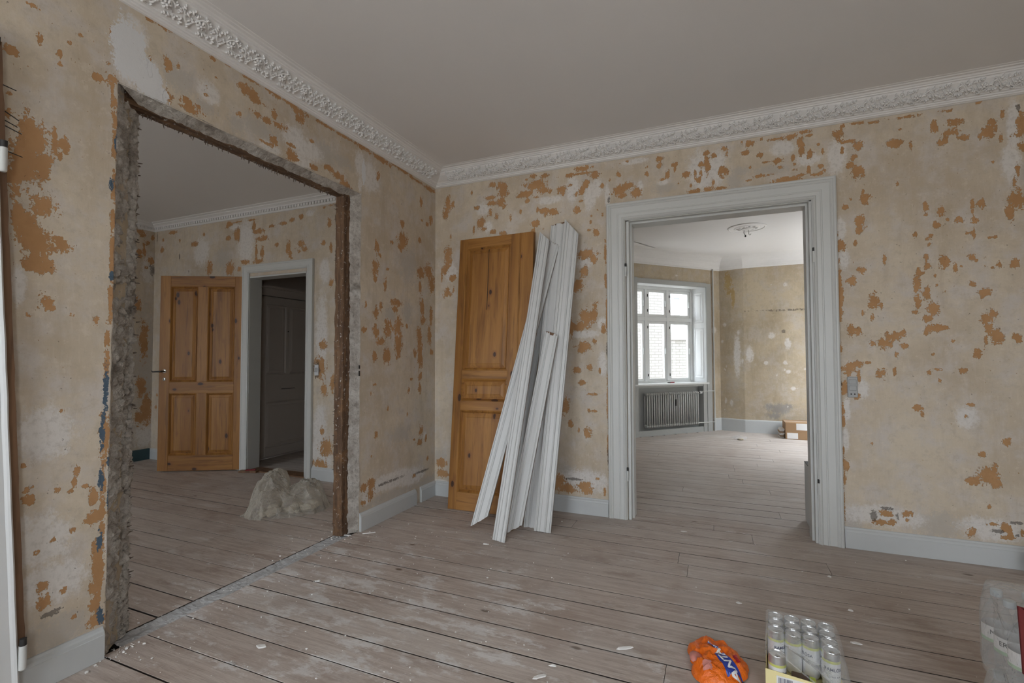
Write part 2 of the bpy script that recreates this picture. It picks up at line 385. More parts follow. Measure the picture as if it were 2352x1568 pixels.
def mk_brick():
    g = G('pale_yellow_brick'); n = g.t.nodes.new('ShaderNodeTexBrick')
    n.inputs['Color1'].default_value = (.16, .155, .145, 1); n.inputs['Color2'].default_value = (.21, .205, .195, 1); n.inputs['Mortar'].default_value = (.115, .11, .10, 1)
    n.inputs['Scale'].default_value = 1; n.inputs['Brick Width'].default_value = .24; n.inputs['Row Height'].default_value = .075; n.inputs['Mortar Size'].default_value = .010
    g.t.links.new(g.map((1, 1, 1), rot=(R(-90), 0, 0)), n.inputs['Vector'])
    return g.fin(n.outputs['Color'], .9, g.bump(n.outputs['Fac'], .01, -.6))
M_brick = mk_brick()
M_pane = plain('far_window_pane', (.22, .25, .27), .15)
# ------------------------------------------------------------------ wear marks on the walls (metres x 100: kind centre-u, centre-v, radius-u, radius-v)
PB='''o308,268,3,3 o318,273,5,1 o327,272,3,1 o344,272,8,1 o364,272,5,1 o379,274,2,1 o313,262,5,1 o319,258,3,3 o310,256,1,2 o358,263,2,4 o368,264,4,2 o366,258,4,2 o372,254,3,2 o362,253,3,2 o346,254,1,3 o338,256,4,3 o341,265,1,1 o384,255,3,4 o385,261,2,2 o390,264,1,3 o379,253,1,2 o389,250,1,3 o397,251,3,2 o398,257,2,8 o398,244,2,3 o396,230,1,4 o394,223,1,3 o395,213,4,6 o392,206,2,5 o385,237,1,1 o318,241,3,5 o316,251,2,2 o314,246,2,2 o321,223,3,4 o321,228,1,2 o311,219,2,2 o314,224,1,1 o319,209,3,4 o318,203,2,3 o316,195,1,2 o308,194,2,4 o306,202,1,2 o331,184,1,4 o319,177,2,3 o314,171,3,3 o307,173,1,12 o307,160,2,9 o307,150,1,6 o325,157,3,5 o329,154,1,2 o319,150,1,2 o324,147,1,3 o339,230,1,2 o353,214,2,3 o353,209,1,1 o360,210,2,4 o358,202,2,2 o368,204,2,2 o363,205,1,1 o375,212,1,5 o379,213,2,3 o376,203,2,2 o375,195,1,3 o372,196,1,1 o347,197,1,2 o353,194,2,1 o354,191,1,2 o355,196,1,1 o382,192,1,1 o385,192,1,1 o352,183,2,2 o353,177,2,2 o361,179,3,4 o366,175,1,3 o369,176,1,1 o374,181,2,2 o376,179,1,1 o380,180,1,1 o386,176,1,2 o383,174,1,1 o380,175,1,1 o393,176,2,3 o348,174,1,3 o347,166,2,5 o352,161,2,4 o350,173,1,1 o356,171,1,1 o357,165,1,1 o361,161,1,1 o374,165,2,2 o380,160,3,3 o378,157,1,3 o347,155,2,4 o355,151,3,5 o346,149,2,1 o352,145,3,2 o383,147,2,3 o380,144,3,3 w395,257,3,15 w393,236,4,11 g398,229,2,5 w307,253,5,11 w308,204,3,8 w309,185,3,6 d397,267,1,2 o312,139,2,4 o316,138,2,3 o324,130,2,2 o330,130,4,3 o335,135,5,3 o340,137,1,2 o336,123,1,2 o340,128,2,2 o355,139,4,3 o359,139,3,1 o351,137,1,2 o364,131,1,1 o354,123,1,1 o380,138,2,4 o384,133,3,5 o379,131,1,4 o393,132,2,3 o375,123,2,3 o368,113,2,2 o352,112,1,2 o356,114,2,1 o357,107,1,2 o328,111,3,3 o335,113,1,3 o315,117,4,2 o312,114,4,3 o321,118,2,1 o310,111,3,2 o316,109,1,4 o308,102,2,6 o315,96,2,2 o346,90,2,2 o348,86,1,2 o371,93,2,1 o369,86,1,1 o387,72,2,2 o376,64,2,2 o378,52,5,5 o381,56,2,3 o371,48,4,2 o381,48,3,3 o307,127,1,4 o307,88,1,6 o307,80,1,5 o308,52,2,4 o307,62,1,3 o307,43,1,4 o306,26,1,13 o322,67,1,1 o378,34,1,2 o328,24,4,2 o326,18,5,2 o332,19,2,2 o339,25,3,2 o339,21,1,1 o320,12,4,1 o370,18,3,3 o379,24,3,1 o385,23,2,3 o387,20,1,3 o386,17,3,1 o392,21,1,2 d322,22,2,3 d329,27,3,1 d334,23,1,3 d381,20,3,1 d390,19,1,1 d390,26,4,1 w326,22,20,6 w380,21,15,6 g354,20,12,7 g311,19,5,7 w318,101,3,6 w369,86,5,6 w309,88,2,8 w308,68,2,8 d306,104,1,4 o172,272,2,1 o166,271,1,1 o165,263,2,2 o195,270,3,2 o195,265,2,2 o186,260,2,2 o186,265,1,1 o206,264,2,2 o206,260,1,2 o201,257,2,3 o197,254,2,1 o214,255,3,2 o209,250,1,1 o172,253,5,3 o165,250,5,4 o178,247,4,4 o167,246,4,2 o228,269,2,2 o228,260,2,7 o228,253,1,3 o224,261,2,2 o224,255,1,5 o220,255,1,3 o222,250,2,2 o233,266,2,2 o240,270,2,2 o241,266,1,2 o239,254,3,4 o239,250,1,2 o217,247,1,2 o220,242,5,2 o229,242,4,2 o237,242,4,1 o232,247,1,2 o256,271,4,2 o251,273,1,1 o263,273,1,1 o272,271,6,1 o281,271,5,2 o289,273,5,1 o287,265,2,5 o287,260,2,3 o292,270,2,1 o292,257,2,3 o282,256,1,3 o283,252,1,1 o273,256,4,2 o266,256,3,1 o253,265,3,2 o262,262,2,2 o262,247,7,1 o255,245,2,1 o278,242,9,2 o272,241,3,1 o283,248,2,1 o291,246,1,4 o287,244,4,1 o298,248,2,2 o295,243,4,1 o300,245,1,1 o299,258,1,2 o297,263,1,1 o308,268,3,3 o309,263,2,1 o310,257,1,2 o311,273,1,1 o256,254,1,1 o274,251,2,1 o152,256,2,2 o158,259,1,1 w224,256,8,14 w235,257,5,12 w276,264,7,5 w291,254,7,4 w177,271,9,2 w198,252,4,2 w181,250,2,6 g246,245,5,5 g269,250,10,3 g249,252,5,3 g198,248,8,4 d157,244,1,2 o13,259,3,8 o11,251,3,6 o18,258,2,3 o37,266,1,2 o57,270,4,2 o66,268,5,4 o67,262,5,4 o55,259,6,2 o65,254,4,4 o56,254,5,2 o68,250,2,2 o42,252,3,2 o55,246,2,3 o61,242,2,3 o46,238,4,5 o48,233,3,2 o57,229,4,2 o67,227,4,2 o39,232,1,4 o74,239,1,3 o83,244,1,2 o95,272,3,2 o104,271,5,2 o88,270,2,1 o96,264,9,4 o88,258,7,3 o103,259,5,3 o109,257,2,2 o82,257,3,2 o89,252,2,2 o96,254,3,1 o137,272,8,2 o126,268,4,2 o136,268,9,1 o146,265,4,3 o139,259,3,3 o136,254,3,3 o131,252,2,2 o119,257,4,3 o120,254,2,2 o126,260,2,1 o116,268,1,1 o112,240,5,3 o104,242,5,2 o98,243,1,3 o105,239,2,2 o132,239,3,3 o135,246,2,1 o96,232,4,3 o94,226,2,2 o103,227,1,1 o148,237,1,1 o143,233,1,1 o143,228,1,2 o152,233,1,2 o141,222,2,1 o147,220,2,3 o139,204,7,3 o144,199,3,4 o137,190,3,4 o154,204,1,10 o154,180,1,8 o130,177,2,5 o152,256,2,2 o13,211,4,10 o10,200,3,4 o16,229,1,4 o18,192,4,3 o12,179,4,4 o19,182,1,3 o7,196,1,6 w48,250,6,5 w128,257,5,10 w142,249,5,10 w148,255,4,7 w108,250,10,3 w138,197,5,4 w156,247,2,10 w53,234,4,5 w16,197,6,8 o139,203,8,4 o145,198,2,4 o137,189,3,4 o133,179,3,5 o138,153,5,7 o133,146,8,4 o126,145,2,8 o145,156,3,7 o152,144,2,4 o137,130,6,4 o134,128,3,3 o145,134,2,2 o131,112,3,3 o141,114,2,3 o149,111,1,2 o135,102,3,2 o143,93,5,1 o121,83,3,8 o125,69,2,3 o132,65,1,2 o139,63,3,4 o140,80,1,2 o145,80,2,1 o115,22,6,7 o121,19,7,4 o137,20,6,5 o125,17,6,2 o146,28,2,1 o152,19,1,3 o155,156,1,17 o155,90,1,17 o155,50,1,16 w138,196,6,4 w137,140,12,3 w151,116,3,9 w135,25,19,8 w151,148,3,5 d128,26,8,1 d155,44,1,8 d155,129,1,8 g121,32,7,5 o7,29,6,4 o8,20,6,4 w6,13,7,1 g4,34,8,6'''
PL='''o-80,259,2,3 o-77,273,11,1 o-59,274,8,1 o-33,272,13,1 o-10,271,10,2 o-23,256,2,5 o-50,230,3,3 o-49,217,6,7 o-52,210,4,3 o-8,244,3,5 o-13,239,3,2 o-81,205,3,5 o-78,199,2,2 o-83,189,4,6 o-83,181,2,3 o-71,178,2,5 o-68,190,2,1 o-23,194,5,6 o-11,198,6,7 o-6,187,5,8 o-57,165,8,3 o-59,160,3,3 o-24,182,2,6 o-21,165,3,9 o-19,154,4,4 o-7,158,3,8 o-9,141,3,9 o-76,161,2,4 o-82,155,3,5 o-82,142,3,6 o-67,144,5,7 o-54,146,5,9 o-54,133,5,10 o-25,143,4,5 o-24,128,4,15 o-32,125,2,4 o-76,134,5,3 o-83,123,3,3 o-69,124,4,6 o-95,142,3,2 o-93,160,1,3 o-43,148,2,2 o-63,212,2,2 o-6,127,3,3 o-25,222,2,3 w-100,260,3,8 w-90,254,10,10 w-100,245,2,5 g-42,199,12,14 g-65,155,7,6 g-42,157,6,9 d-103,236,2,3 w4,220,1,66 o-22,240,2,1 o-83,122,3,3 o-68,124,4,6 o-54,125,3,4 o-23,121,3,9 o-31,125,2,3 o-23,106,3,4 o-24,96,2,5 o-36,104,2,1 o-40,95,2,3 o-83,102,2,1 o-87,96,1,2 o-81,65,2,3 o-22,60,3,4 o-24,50,4,3 o-32,54,2,1 o-15,52,2,3 o-12,35,2,2 o-67,83,1,2 o-42,76,1,2 o-86,50,1,1 o-85,30,4,5 o-94,30,4,3 o-87,23,4,4 o-95,19,3,2 o-32,24,2,2 o-101,75,1,20 w-60,27,37,6 w-36,23,18,5 w-91,21,5,4 g-60,16,30,4 g-12,15,16,4 g-50,61,13,6 d-20,25,11,1 d-62,27,19,1 d-103,109,1,8 w-16,54,2,4 o-277,242,1,3 o-265,251,1,1 o-279,253,2,1 o-271,240,1,2 o-271,236,1,1 o-285,233,2,2 o-268,246,1,1 o-285,217,1,1 o-285,210,1,2 o-279,198,5,11 o-282,191,3,15 o-278,204,4,7 o-275,195,3,5 o-272,206,1,6 o-269,205,2,3 o-270,200,1,2 o-275,179,4,4 o-279,170,4,6 o-276,165,4,7 o-277,158,5,4 o-274,157,3,3 o-282,174,2,5 o-268,165,3,3 o-270,167,1,2 o-273,143,3,3 o-271,141,1,1 o-278,138,1,1 o-265,139,1,1 o-257,137,1,2 o-258,237,2,2 o-253,240,2,2 o-253,232,1,6 o-252,223,1,6 o-252,212,1,6 o-252,193,1,7 o-252,179,1,8 o-252,165,1,11 o-252,148,1,11 o-253,130,1,6 o-254,259,1,3 o-253,254,1,2 o-255,245,1,1 o-239,253,1,5 o-232,258,2,3 o-231,243,2,3 o-240,275,2,2 o-235,275,4,1 o-220,242,5,2 o-227,259,1,1 w-248,257,5,11 w-247,247,5,9 w-241,244,4,8 w-246,268,4,3 w-281,205,1,2 b-251,213,1,3 b-253,195,1,3 b-252,156,1,2 w-281,149,2,7 w-237,251,2,5 g-230,255,4,6 o-253,117,1,11 o-253,91,2,11 o-253,73,1,10 o-253,65,1,8 o-256,66,2,4 o-255,58,4,3 o-255,43,2,7 o-254,35,2,9 o-256,30,2,3 o-255,23,2,3 o-254,16,3,3 o-253,52,1,9 o-262,78,1,2 o-263,73,1,2 o-264,70,1,1 o-259,71,2,1 o-268,72,1,1 o-277,70,2,2 o-277,74,1,1 o-276,75,1,1 o-267,102,1,1 o-269,53,1,1 o-272,37,2,2 o-271,31,2,3 o-272,29,1,1 o-265,33,1,1 o-278,83,1,1 o-263,55,1,1 o-274,50,1,1 o-262,21,1,1 b-253,108,1,11 b-254,91,1,7 b-254,72,1,5 b-251,77,1,5 b-254,48,1,4 b-253,17,1,4 b-251,64,1,5 w-272,94,8,9 w-272,54,8,9 w-269,37,11,7 w-278,62,2,3 w-251,47,1,7 g-267,18,9,6 g-274,18,4,4 d-269,26,4,1 o-241,274,2,1 o-236,275,3,1 o-232,274,3,1 o-239,253,1,4 o-232,258,2,3 o-227,260,1,1 o-221,275,2,1 o-219,275,1,1 o-210,273,2,1 o-202,275,4,1 o-189,274,5,1 o-191,267,4,3 o-187,266,4,3 o-195,268,2,2 o-183,264,5,1 o-176,275,5,2 o-171,274,3,2 o-162,274,6,2 o-155,272,7,2 o-154,268,3,3 o-173,262,2,3 o-184,257,4,2 o-178,256,3,2 o-169,257,5,2 o-195,252,2,2 o-208,264,1,1 o-213,257,1,1 o-213,253,1,1 o-232,243,1,4 o-222,245,4,2 o-217,245,2,1 o-173,246,3,3 o-177,243,6,1 o-161,243,4,4 o-161,249,3,1 o-145,258,2,1 o-157,242,4,1 o-136,273,9,1 o-120,273,12,1 o-96,273,10,2 o-76,272,11,2 o-49,274,12,2 o-81,257,2,3 o-131,246,5,2 o-122,244,6,3 o-115,240,6,2 o-143,242,3,2 w-244,264,4,7 w-241,244,6,6 w-212,255,6,5 w-158,254,8,7 w-148,251,11,6 w-100,260,5,9 w-152,242,7,4 w-175,242,7,3 g-225,253,9,6 g-214,247,6,3 g-182,249,13,5 g-133,254,9,7 g-196,245,5,5 g-119,255,9,4'''
PR='''o-369,273,8,2 o-328,255,6,3 o-312,265,2,2 o-270,272,5,3 o-273,269,3,2 o-257,273,7,1 o-258,260,5,3 o-271,256,4,3 o-256,256,3,2 o-234,273,7,1 o-231,265,3,6 o-223,259,8,3 o-217,251,9,3 o-204,263,4,2 o-187,264,6,2 o-175,266,4,2 o-162,268,3,3 o-227,236,2,11 o-218,235,3,7 o-223,226,8,2 o-196,242,3,2 o-180,238,3,7 o-177,231,3,4 o-175,226,2,2 o-162,239,5,4 o-157,234,3,3 o-164,232,2,2 o-170,236,2,1 o-132,238,3,3 o-122,232,2,5 o-124,257,3,5 o-131,274,3,1 o-122,275,3,1 o-244,227,6,3 o-121,196,3,4 w-243,249,11,24 w-261,268,9,3 w-316,245,12,16 w-130,209,6,11 w-150,270,5,3 g-278,234,12,12 d-338,224,1,2 d-355,243,1,4 d-398,270,1,7 o-135,111,8,11 o-129,90,5,6 o-131,135,5,5 o-125,32,8,9 o-133,16,9,5 o-131,49,3,4 w-134,48,8,26 w-133,23,14,17 w-133,144,7,39 o-118,96,3,9 o-155,131,1,88 d-139,109,4,8 o-406,219,3,2'''
PN='''o-17,273,5,3 o-15,269,4,2 o-12,252,2,10 o-18,248,5,4 o-16,243,4,2 d-2,229,3,7 d-5,234,2,2 o-9,232,2,2 o-12,87,5,13 o-6,60,7,18 o-13,50,7,8 o-10,144,5,21 o-18,185,4,8 w-7,229,7,16 g-7,107,15,63 w-6,29,12,13'''
def parse(sx):
    out = []
    for e in sx.split():
        a = [float(q)/100 for q in e[1:].split(',')]; out.append((e[0], *a))
    return out
def rand_marks(seed, n, u0, u1, v0, v1, size=(.02, .09), tall=1.3, kind='o'):
    rg = random.Random(seed); out = []
    for _ in range(n):
        s = size[0]+(size[1]-size[0])*rg.random()**2.2
        out.append((kind, rg.uniform(u0, u1), rg.uniform(v0, v1), s*rg.uniform(.5, 1), s*tall*rg.uniform(.6, 1.2)))
    return out
def field(us, vs, marks, kind, gain=1.0):
    U, V = np.meshgrid(us, vs, indexing='ij'); F = np.zeros_like(U)
    for k, cu, cv, ru, rv in marks:
        if k != kind: continue
        i0, i1 = np.searchsorted(us, (cu-2.1*ru, cu+2.1*ru)); j0, j1 = np.searchsorted(vs, (cv-2.1*rv, cv+2.1*rv))
        if i1 <= i0 or j1 <= j0: continue
        d = np.sqrt(((U[i0:i1, j0:j1]-cu)/ru)**2+((V[i0:i1, j0:j1]-cv)/rv)**2)
        F[i0:i1, j0:j1] = np.maximum(F[i0:i1, j0:j1], np.clip(1-.5*d, 0, 1)*gain)
    return F
def ticks(a, b, step, brk):
    pts = sorted({a, b, *[q for q in brk if a < q < b]}); out = []
    for p, q in zip(pts, pts[1:]):
        n = max(1, round((q-p)/step)); out += [p+(q-p)*i/n for i in range(n)]
    return np.array(out+[b])
def wall_skin(name, pos, u0, u1, v0, v1, step, holes, marks, mat, parent=None, M=None):
    """one sheet of wall surface as a grid; pos(u, v) gives the point; the marks become wear attributes"""
    us = ticks(u0, u1, step, [q for h in holes for q in h[:2]]); vs = ticks(v0, v1, step, [q for h in holes for q in h[2:]])
    nu, nv = len(us), len(vs)
    verts = [pos(u, v) for u in us for v in vs]
    fs = []
    for i in range(nu-1):
        uc = (us[i]+us[i+1])/2
        hs = [h for h in holes if h[0] < uc < h[1]]
        for j in range(nv-1):
            vc = (vs[j]+vs[j+1])/2
            if any(h[2] < vc < h[3] for h in hs): continue
            a = i*nv+j; fs.append((a, a+nv, a+nv+1, a+1))
    me = bpy.data.meshes.new(name); me.from_pydata(verts, [], fs); me.materials.append(mat)
    z = np.zeros((nu, nv)); one = np.ones((nu, nv))
    for an, ks in (('wear', 'owg'), ('wear_dark', 'dbx')):
        at = me.color_attributes.new(an, 'FLOAT_COLOR', 'POINT')
        arr = np.stack([field(us, vs, marks, k) for k in ks]+[one], -1).astype(np.float32)
        at.data.foreach_set('color', arr.ravel())
    o = bpy.data.objects.new(name, me); link(o, parent)
    if M is not None: o.matrix_local = M
    if parent is None: o['kind'] = 'structure'
    return o
ZB = 2.80
OP = (-2.512, -0.993, 2.388)          # rough opening in the left wall: y0, y1, top
DB = (1.70, 2.925, 2.275)             # doorway in the back wall: x0, x1, top
# ---- left wall with the knocked-through opening
left = wall_skin('wall_left', lambda u, v: (0, u, v), -3.3, 0, 0, ZB, .011, [(OP[0], OP[1], 0, OP[2])], parse(PL)+[('x', -2.475, 2.555, .065, .13), ('x', -2.40, 2.47, .07, .085), ('x', -2.36, 2.42, .05, .05), ('x', -.965, 2.55, .02, .09)], M_wall)
def solid(parent, name, poly, a, b, axis, mat):
    """prism of a 2D polygon: axis 'z' takes (x, y) points, axis 'y' takes (x, z) points, axis 'x' takes (y, z) points"""
    f = {'z': lambda p, t: (p[0], p[1], t), 'y': lambda p, t: (p[0], t, p[1]), 'x': lambda p, t: (t, p[0], p[1])}[axis]
    return MB().loft([[f(p, a) for p in poly], [f(p, b) for p in poly]]).build(name, mat, parent)
solid(left, 'masonry_core', [(-.004, YF), (-.004, -2.517), (-.118, -2.385), (-.118, YF)], 0, CZ, 'z', M_wall2)
solid(left, 'masonry_core', [(-.004, -.988), (-.045, -1.03), (-.118, -1.03), (-.118, 0), (-.004, 0)], 0, CZ, 'z', M_wall2)
solid(left, 'masonry_core', [(-.004, 2.393), (-.055, 2.43), (-.118, 2.43), (-.118, CZ), (-.004, CZ)], -2.53, -.98, 'y', M_wall2)
def rough_strip(name, A, B, n, k, amp, seed, mat):
    """broken plaster between the two edges A(t) and B(t), t in 0..1"""
    rings = []
    for i in range(n+1):
        t = i/n; a = Vector(A(t)); b = Vector(B(t)); row = []
        ax = (b-a); nr = Vector((.75, 0, 0))+Vector((0, .5 if 'L' in seed else (-.5 if 'R' in seed else 0), -.6 if 'T' in seed else 0))
        for j in range(k+1):
            s = j/k; p = a.lerp(b, s); q = p*1.0
            vd = noise.voronoi(Vector((q.x*15+noise.noise(q*20)*.4, q.y*15, q.z*19)))[0]; plate = min(1., (vd[1]-vd[0])*2.6)
            lay = abs(math.sin(q.z*math.pi/.031+noise.noise(q*8)*2.2)) if seed == 'L' else .6
            h = (noise.noise(q*9)*.55+plate*.5-.3+noise.noise(q*42)*.30+noise.noise(q*110)*.16+(lay-.6)*.45*max(0, s-.45)*1.8*(.4+noise.noise(q*3)+.4))*amp
            if seed == 'L': h -= amp*1.1*math.exp(-((s-.60-.05*noise.noise(Vector((0, 0, q.z*5))))/.045)**2)*(.55+.45*noise.noise(q*7))
            f = min(1, s*5+.12) if s < .5 else min(1., (1-s)*3+.55)
            along = noise.noise(Vector((t*n*.35, s*3, seed_n(seed))))*amp*.55
            if j == 0: row.append(p+ax.normalized()*noise.noise(Vector((t*n*.06, 3, seed_n(seed))))*.006)
            else: row.append(p+nr*h*f+ax.normalized()*along*(.4+s))
        rings.append(row)
    return MB().loft(rings, closed=False, caps=False).build(name, mat, left)
def seed_n(s): return sum(map(ord, s))*.37
rough_strip('broken_plaster_edge', lambda t: (.0015, -2.515, t*2.40), lambda t: (-.120, -2.362, t*2.375), 420, 26, .030, 'L', M_mortar)
rough_strip('broken_plaster_edge', lambda t: (.0015, lerp(-2.515, -.99, t), 2.393), lambda t: (-.056, lerp(-2.39, -1.05, t), 2.350), 300, 14, .010, 'T', M_mortar)
rough_strip('broken_plaster_edge', lambda t: (.0015, -.990, t*2.395), lambda t: (-.049, -1.052-.006*math.sin(t*9), t*2.37), 300, 12, .009, 'R', M_mortar)
def rough_box(name, b, axis, mat, amp=.006, seg=60):
    x0, x1, y0, y1, z0, z1 = b; rings = []
    for i in range(seg+1):
        t = i/seg; ring = []
        for (p, q) in ((0, 0), (.33, 0), (.66, 0), (1, 0), (1, .5), (1, 1), (.66, 1), (.33, 1), (0, 1), (0, .5)):
            if axis == 'z': v = Vector((lerp(x0, x1, p), lerp(y0, y1, q), lerp(z0, z1, t)))
            else: v = Vector((lerp(x0, x1, p), lerp(y0, y1, t), lerp(z0, z1, q)))
            d = Vector((noise.noise(v*22), noise.noise(v*22+Vector((9, 0, 0))), noise.noise(v*22+Vector((0, 9, 0)))))*amp
            ring.append(v+d)
        rings.append(ring)
    return MB().loft(rings).build(name, mat, left)
rough_box('timber_post', (-.121, -.046, -1.108, -1.035, .0, 2.36), 'z', M_post, .007)
rough_box('timber_beam', (-.121, -.052, -2.48, -1.03, 2.346, 2.43), 'y', M_beam, .006)
mb = MB(); rg = random.Random(31); z = .03
while z < 2.33:                                             # lumps of plaster squeezed between the reeds
    h = rg.uniform(.022, .050); q = rg.uniform(.011, .017); x = -.104+rg.uniform(-.008, .008); y = -2.520+.152*(.0-x)/.12+rg.uniform(-.008, .002)
    mb.blob((x+.004, y, z), (q*.9, q*1.0, h*.62), Matrix.Rotation(rg.uniform(-.5, .5), 4, 'X'), 8, 5, .45, seed=int(z*1e4)); z += h*rg.uniform(.75, 1.5)
mb.build('plaster_key', M_mortar, left, kind='stuff')
mb = MB(); rg = random.Random(3)
for i in range(60):                                        # reed and lath stubs along the left jamb
    z = rg.uniform(.05, 2.33); y = -2.374+rg.uniform(-.012, .003); L = rg.uniform(.006, .020)
    d = Vector((rg.uniform(-.2, .3), 1, rg.uniform(-.25, .2))).normalized()
    p = Vector((-.112+rg.uniform(0, .02), y, z)); mb.tube([p, p+d*L*.6, p+d*L], [.0032, .0026, .0014], 5)
for i in range(110):                                        # and under the beam
    y = rg.uniform(-2.36, -1.12); L = rg.uniform(.005, .026)
    p = Vector((-.118+rg.uniform(0, .02), y, 2.35)); mb.tube([p, p+Vector((rg.uniform(-.003, .003), rg.uniform(-.008, .008), -L))], [.003, .0012], 4)
for i in range(40):
    z = rg.uniform(.05, 2.3); p = Vector((-.116, -1.107, z)); mb.tube([p, p+Vector((-.004, -rg.uniform(.004, .018), rg.uniform(-.004, .004)))], [.003, .0012], 4)
mb.build('lath_stub', M_reed, left, kind='stuff')
mb = MB()
for z0_, z1_ in ((1.14, 1.165), (1.09, 1.125)): mb.box(.001, .006, -1.004, -.994, z0_, z1_)
mb.build('hinge_recess', M_dark, left)
# ---- back wall
back = wall_skin('wall_back', lambda u, v: (u, 0, v), 0, 4.7, 0, ZB, .011, [(DB[0], DB[1], 0, DB[2])], parse(PB), M_wall)
solid(back, 'masonry_core', [(-.02, .004), (DB[0]-.004, .004), (DB[0]-.004, .22), (-.02, .22)], 0, CZ, 'z', M_wall2)
solid(back, 'masonry_core', [(DB[1]+.004, .004), (4.8, .004), (4.8, .22), (DB[1]+.004, .22)], 0, CZ, 'z', M_wall2)
solid(back, 'masonry_core', [(.004, DB[2]+.004), (.22, DB[2]+.004), (.22, CZ), (.004, CZ)], DB[0]-.01, DB[1]+.01, 'x', M_wall2)
# ---- left room
LX = -4.02
DL = (-2.375, -1.53, 2.105)
wl = wall_skin('wall_left_room_back', lambda u, v: (u, 0, v), LX, -.118, 0, ZB, .014, [(DL[0], DL[1], 0, DL[2])],
               parse(PR)+rand_marks(4, 25, LX, -2.4, .2, 2.7), M_wall)
solid(wl, 'masonry_core', [(LX, .004), (DL[0]-.003, .004), (DL[0]-.003, .15), (LX, .15)], 0, CZ, 'z', M_wall2)
solid(wl, 'masonry_core', [(DL[1]+.003, .004), (-.02, .004), (-.02, .15), (DL[1]+.003, .15)], 0, CZ, 'z', M_wall2)
solid(wl, 'masonry_core', [(.004, DL[2]+.003), (.15, DL[2]+.003), (.15, CZ), (.004, CZ)], DL[0]-.01, DL[1]+.01, 'x', M_wall2)
wall_skin('wall_left_room_left', lambda u, v: (LX, u, v), YF, 0, 0, ZB, .02, [],
          parse(PN)+rand_marks(11, 60, -3, -.02, .2, 2.7)+rand_marks(12, 8, -1, -.02, .3, 2.6, (.08, .25), 1.2, 'g'), M_wall)
def front_wall(name, x0, x1, wins):
    us = sorted([x0, x1]+[q for a in wins for q in a]); mb = MB()
    for a, b in zip(us, us[1:]):
        if (a, b) in wins: mb.box(a, b, YF-.3, YF, -.05, WZ[0]); mb.box(a, b, YF-.3, YF, WZ[1], CZ+.05)
        else: mb.box(a, b, YF-.3, YF, -.05, CZ+.05)
    return mb.build(name, M_wall2, kind='structure')
front_wall('wall_front', -.12, 4.8, WIN_MAIN); front_wall('wall_left_room_front', LX-.1, -.12, WIN_LEFT)
n_win = [1]
def plain_window(x0, x1, M=Matrix(), WZ=WZ):
    n_win[0] += 1; r = empty(f'window_{n_win[0]}', M=M, kind='structure')
    y0, y1 = -.26, -.20; mb = MB()
    mb.box(x0, x0+.06, y0, y1, WZ[0], WZ[1]); mb.box(x1-.06, x1, y0, y1, WZ[0], WZ[1]); mb.box(x0, x1, y0, y1, WZ[0], WZ[0]+.06); mb.box(x0, x1, y0, y1, WZ[1]-.06, WZ[1])
    xm = (x0+x1)/2; mb.box(xm-.035, xm+.035, y0, y1, WZ[0], WZ[1]); mb.box(x0, x1, y0, y1, 1.80, 1.86); mb.build('window_frame', M_winp, r)
    for a, b in ((x0+.06, xm-.035), (xm+.035, x1-.06)):
        for c_, d_ in ((WZ[0]+.06, 1.80), (1.86, WZ[1]-.06)): MB().box(a, b, -.235, -.231, c_, d_).build('pane', M_glass, r)
for a, b in WIN_MAIN+WIN_LEFT: plain_window(a, b, Matrix.Translation((0, YF, 0)))
MB().box(4.7, 4.8, YF, .0, -.05, CZ+.05).build('wall_right', M_wall2, kind='structure')
MB().box(LX-.1, LX-.01, YF, .1, -.05, CZ+.05).build('wall_left_room_outer', M_wall2, kind='structure')
# ---- back room
def wpt(t, d=0., z=0.): return WM @ Vector((t, d, z))
TE = (2.38-1.121)/WU.x
NK = Vector((1.121+WU.x*TE, 3.724+WU.y*TE, 0)); BW1 = Vector((2.735, NK.y-.13, 0)); BW2 = Vector((BRX, NK.y-.19, 0))
T0 = -1.62
brm = [('w', .30, 1.4, .3, .25), ('o', 1.75, 2.3, .05, .3)]
ww = wall_skin('wall_window', lambda u, v: (u, 0, v), T0, TE, 0, ZB, .02, [(.05, 1.535, .0, 2.36)],
               rand_marks(22, 30, T0, TE, .3, 2.7, (.02, .08), 1, 'w'), M_wall2, M=WM)
mb = MB(); mb.box(T0, .04, .004, .42, -.05, CZ); mb.box(1.545, TE+.3, .004, .42, -.05, CZ); mb.box(.03, 1.55, .004, .42, 2.37, CZ); mb.box(.03, 1.55, .12, .42, -.05, .77)
mb.build('masonry_core', M_wall2, ww)
MB().box(-6, TE+.3, .10, .42, CZ+.1, 9).build('outer_masonry', M_brick, ww)
def seg_skin(name, A, B, marks, step=.02):
    d = (B-A); L = d.length; d.normalize()
    return wall_skin(name, lambda u, v: (A.x+d.x*u, A.y+d.y*u, v), 0, L, 0, ZB, step, [], marks, M_wall2)
seg_skin('wall_nook', NK, BW1, [('w', .27, 1.25, .05, .3), ('w', .08, 1.75, .025, .03), ('o', .14, 2.45, .05, .22), ('o', .22, 2.2, .03, .2)]+rand_marks(32, 10, 0, .4, .3, 2.6, (.012, .03), 1.5, 'w'))
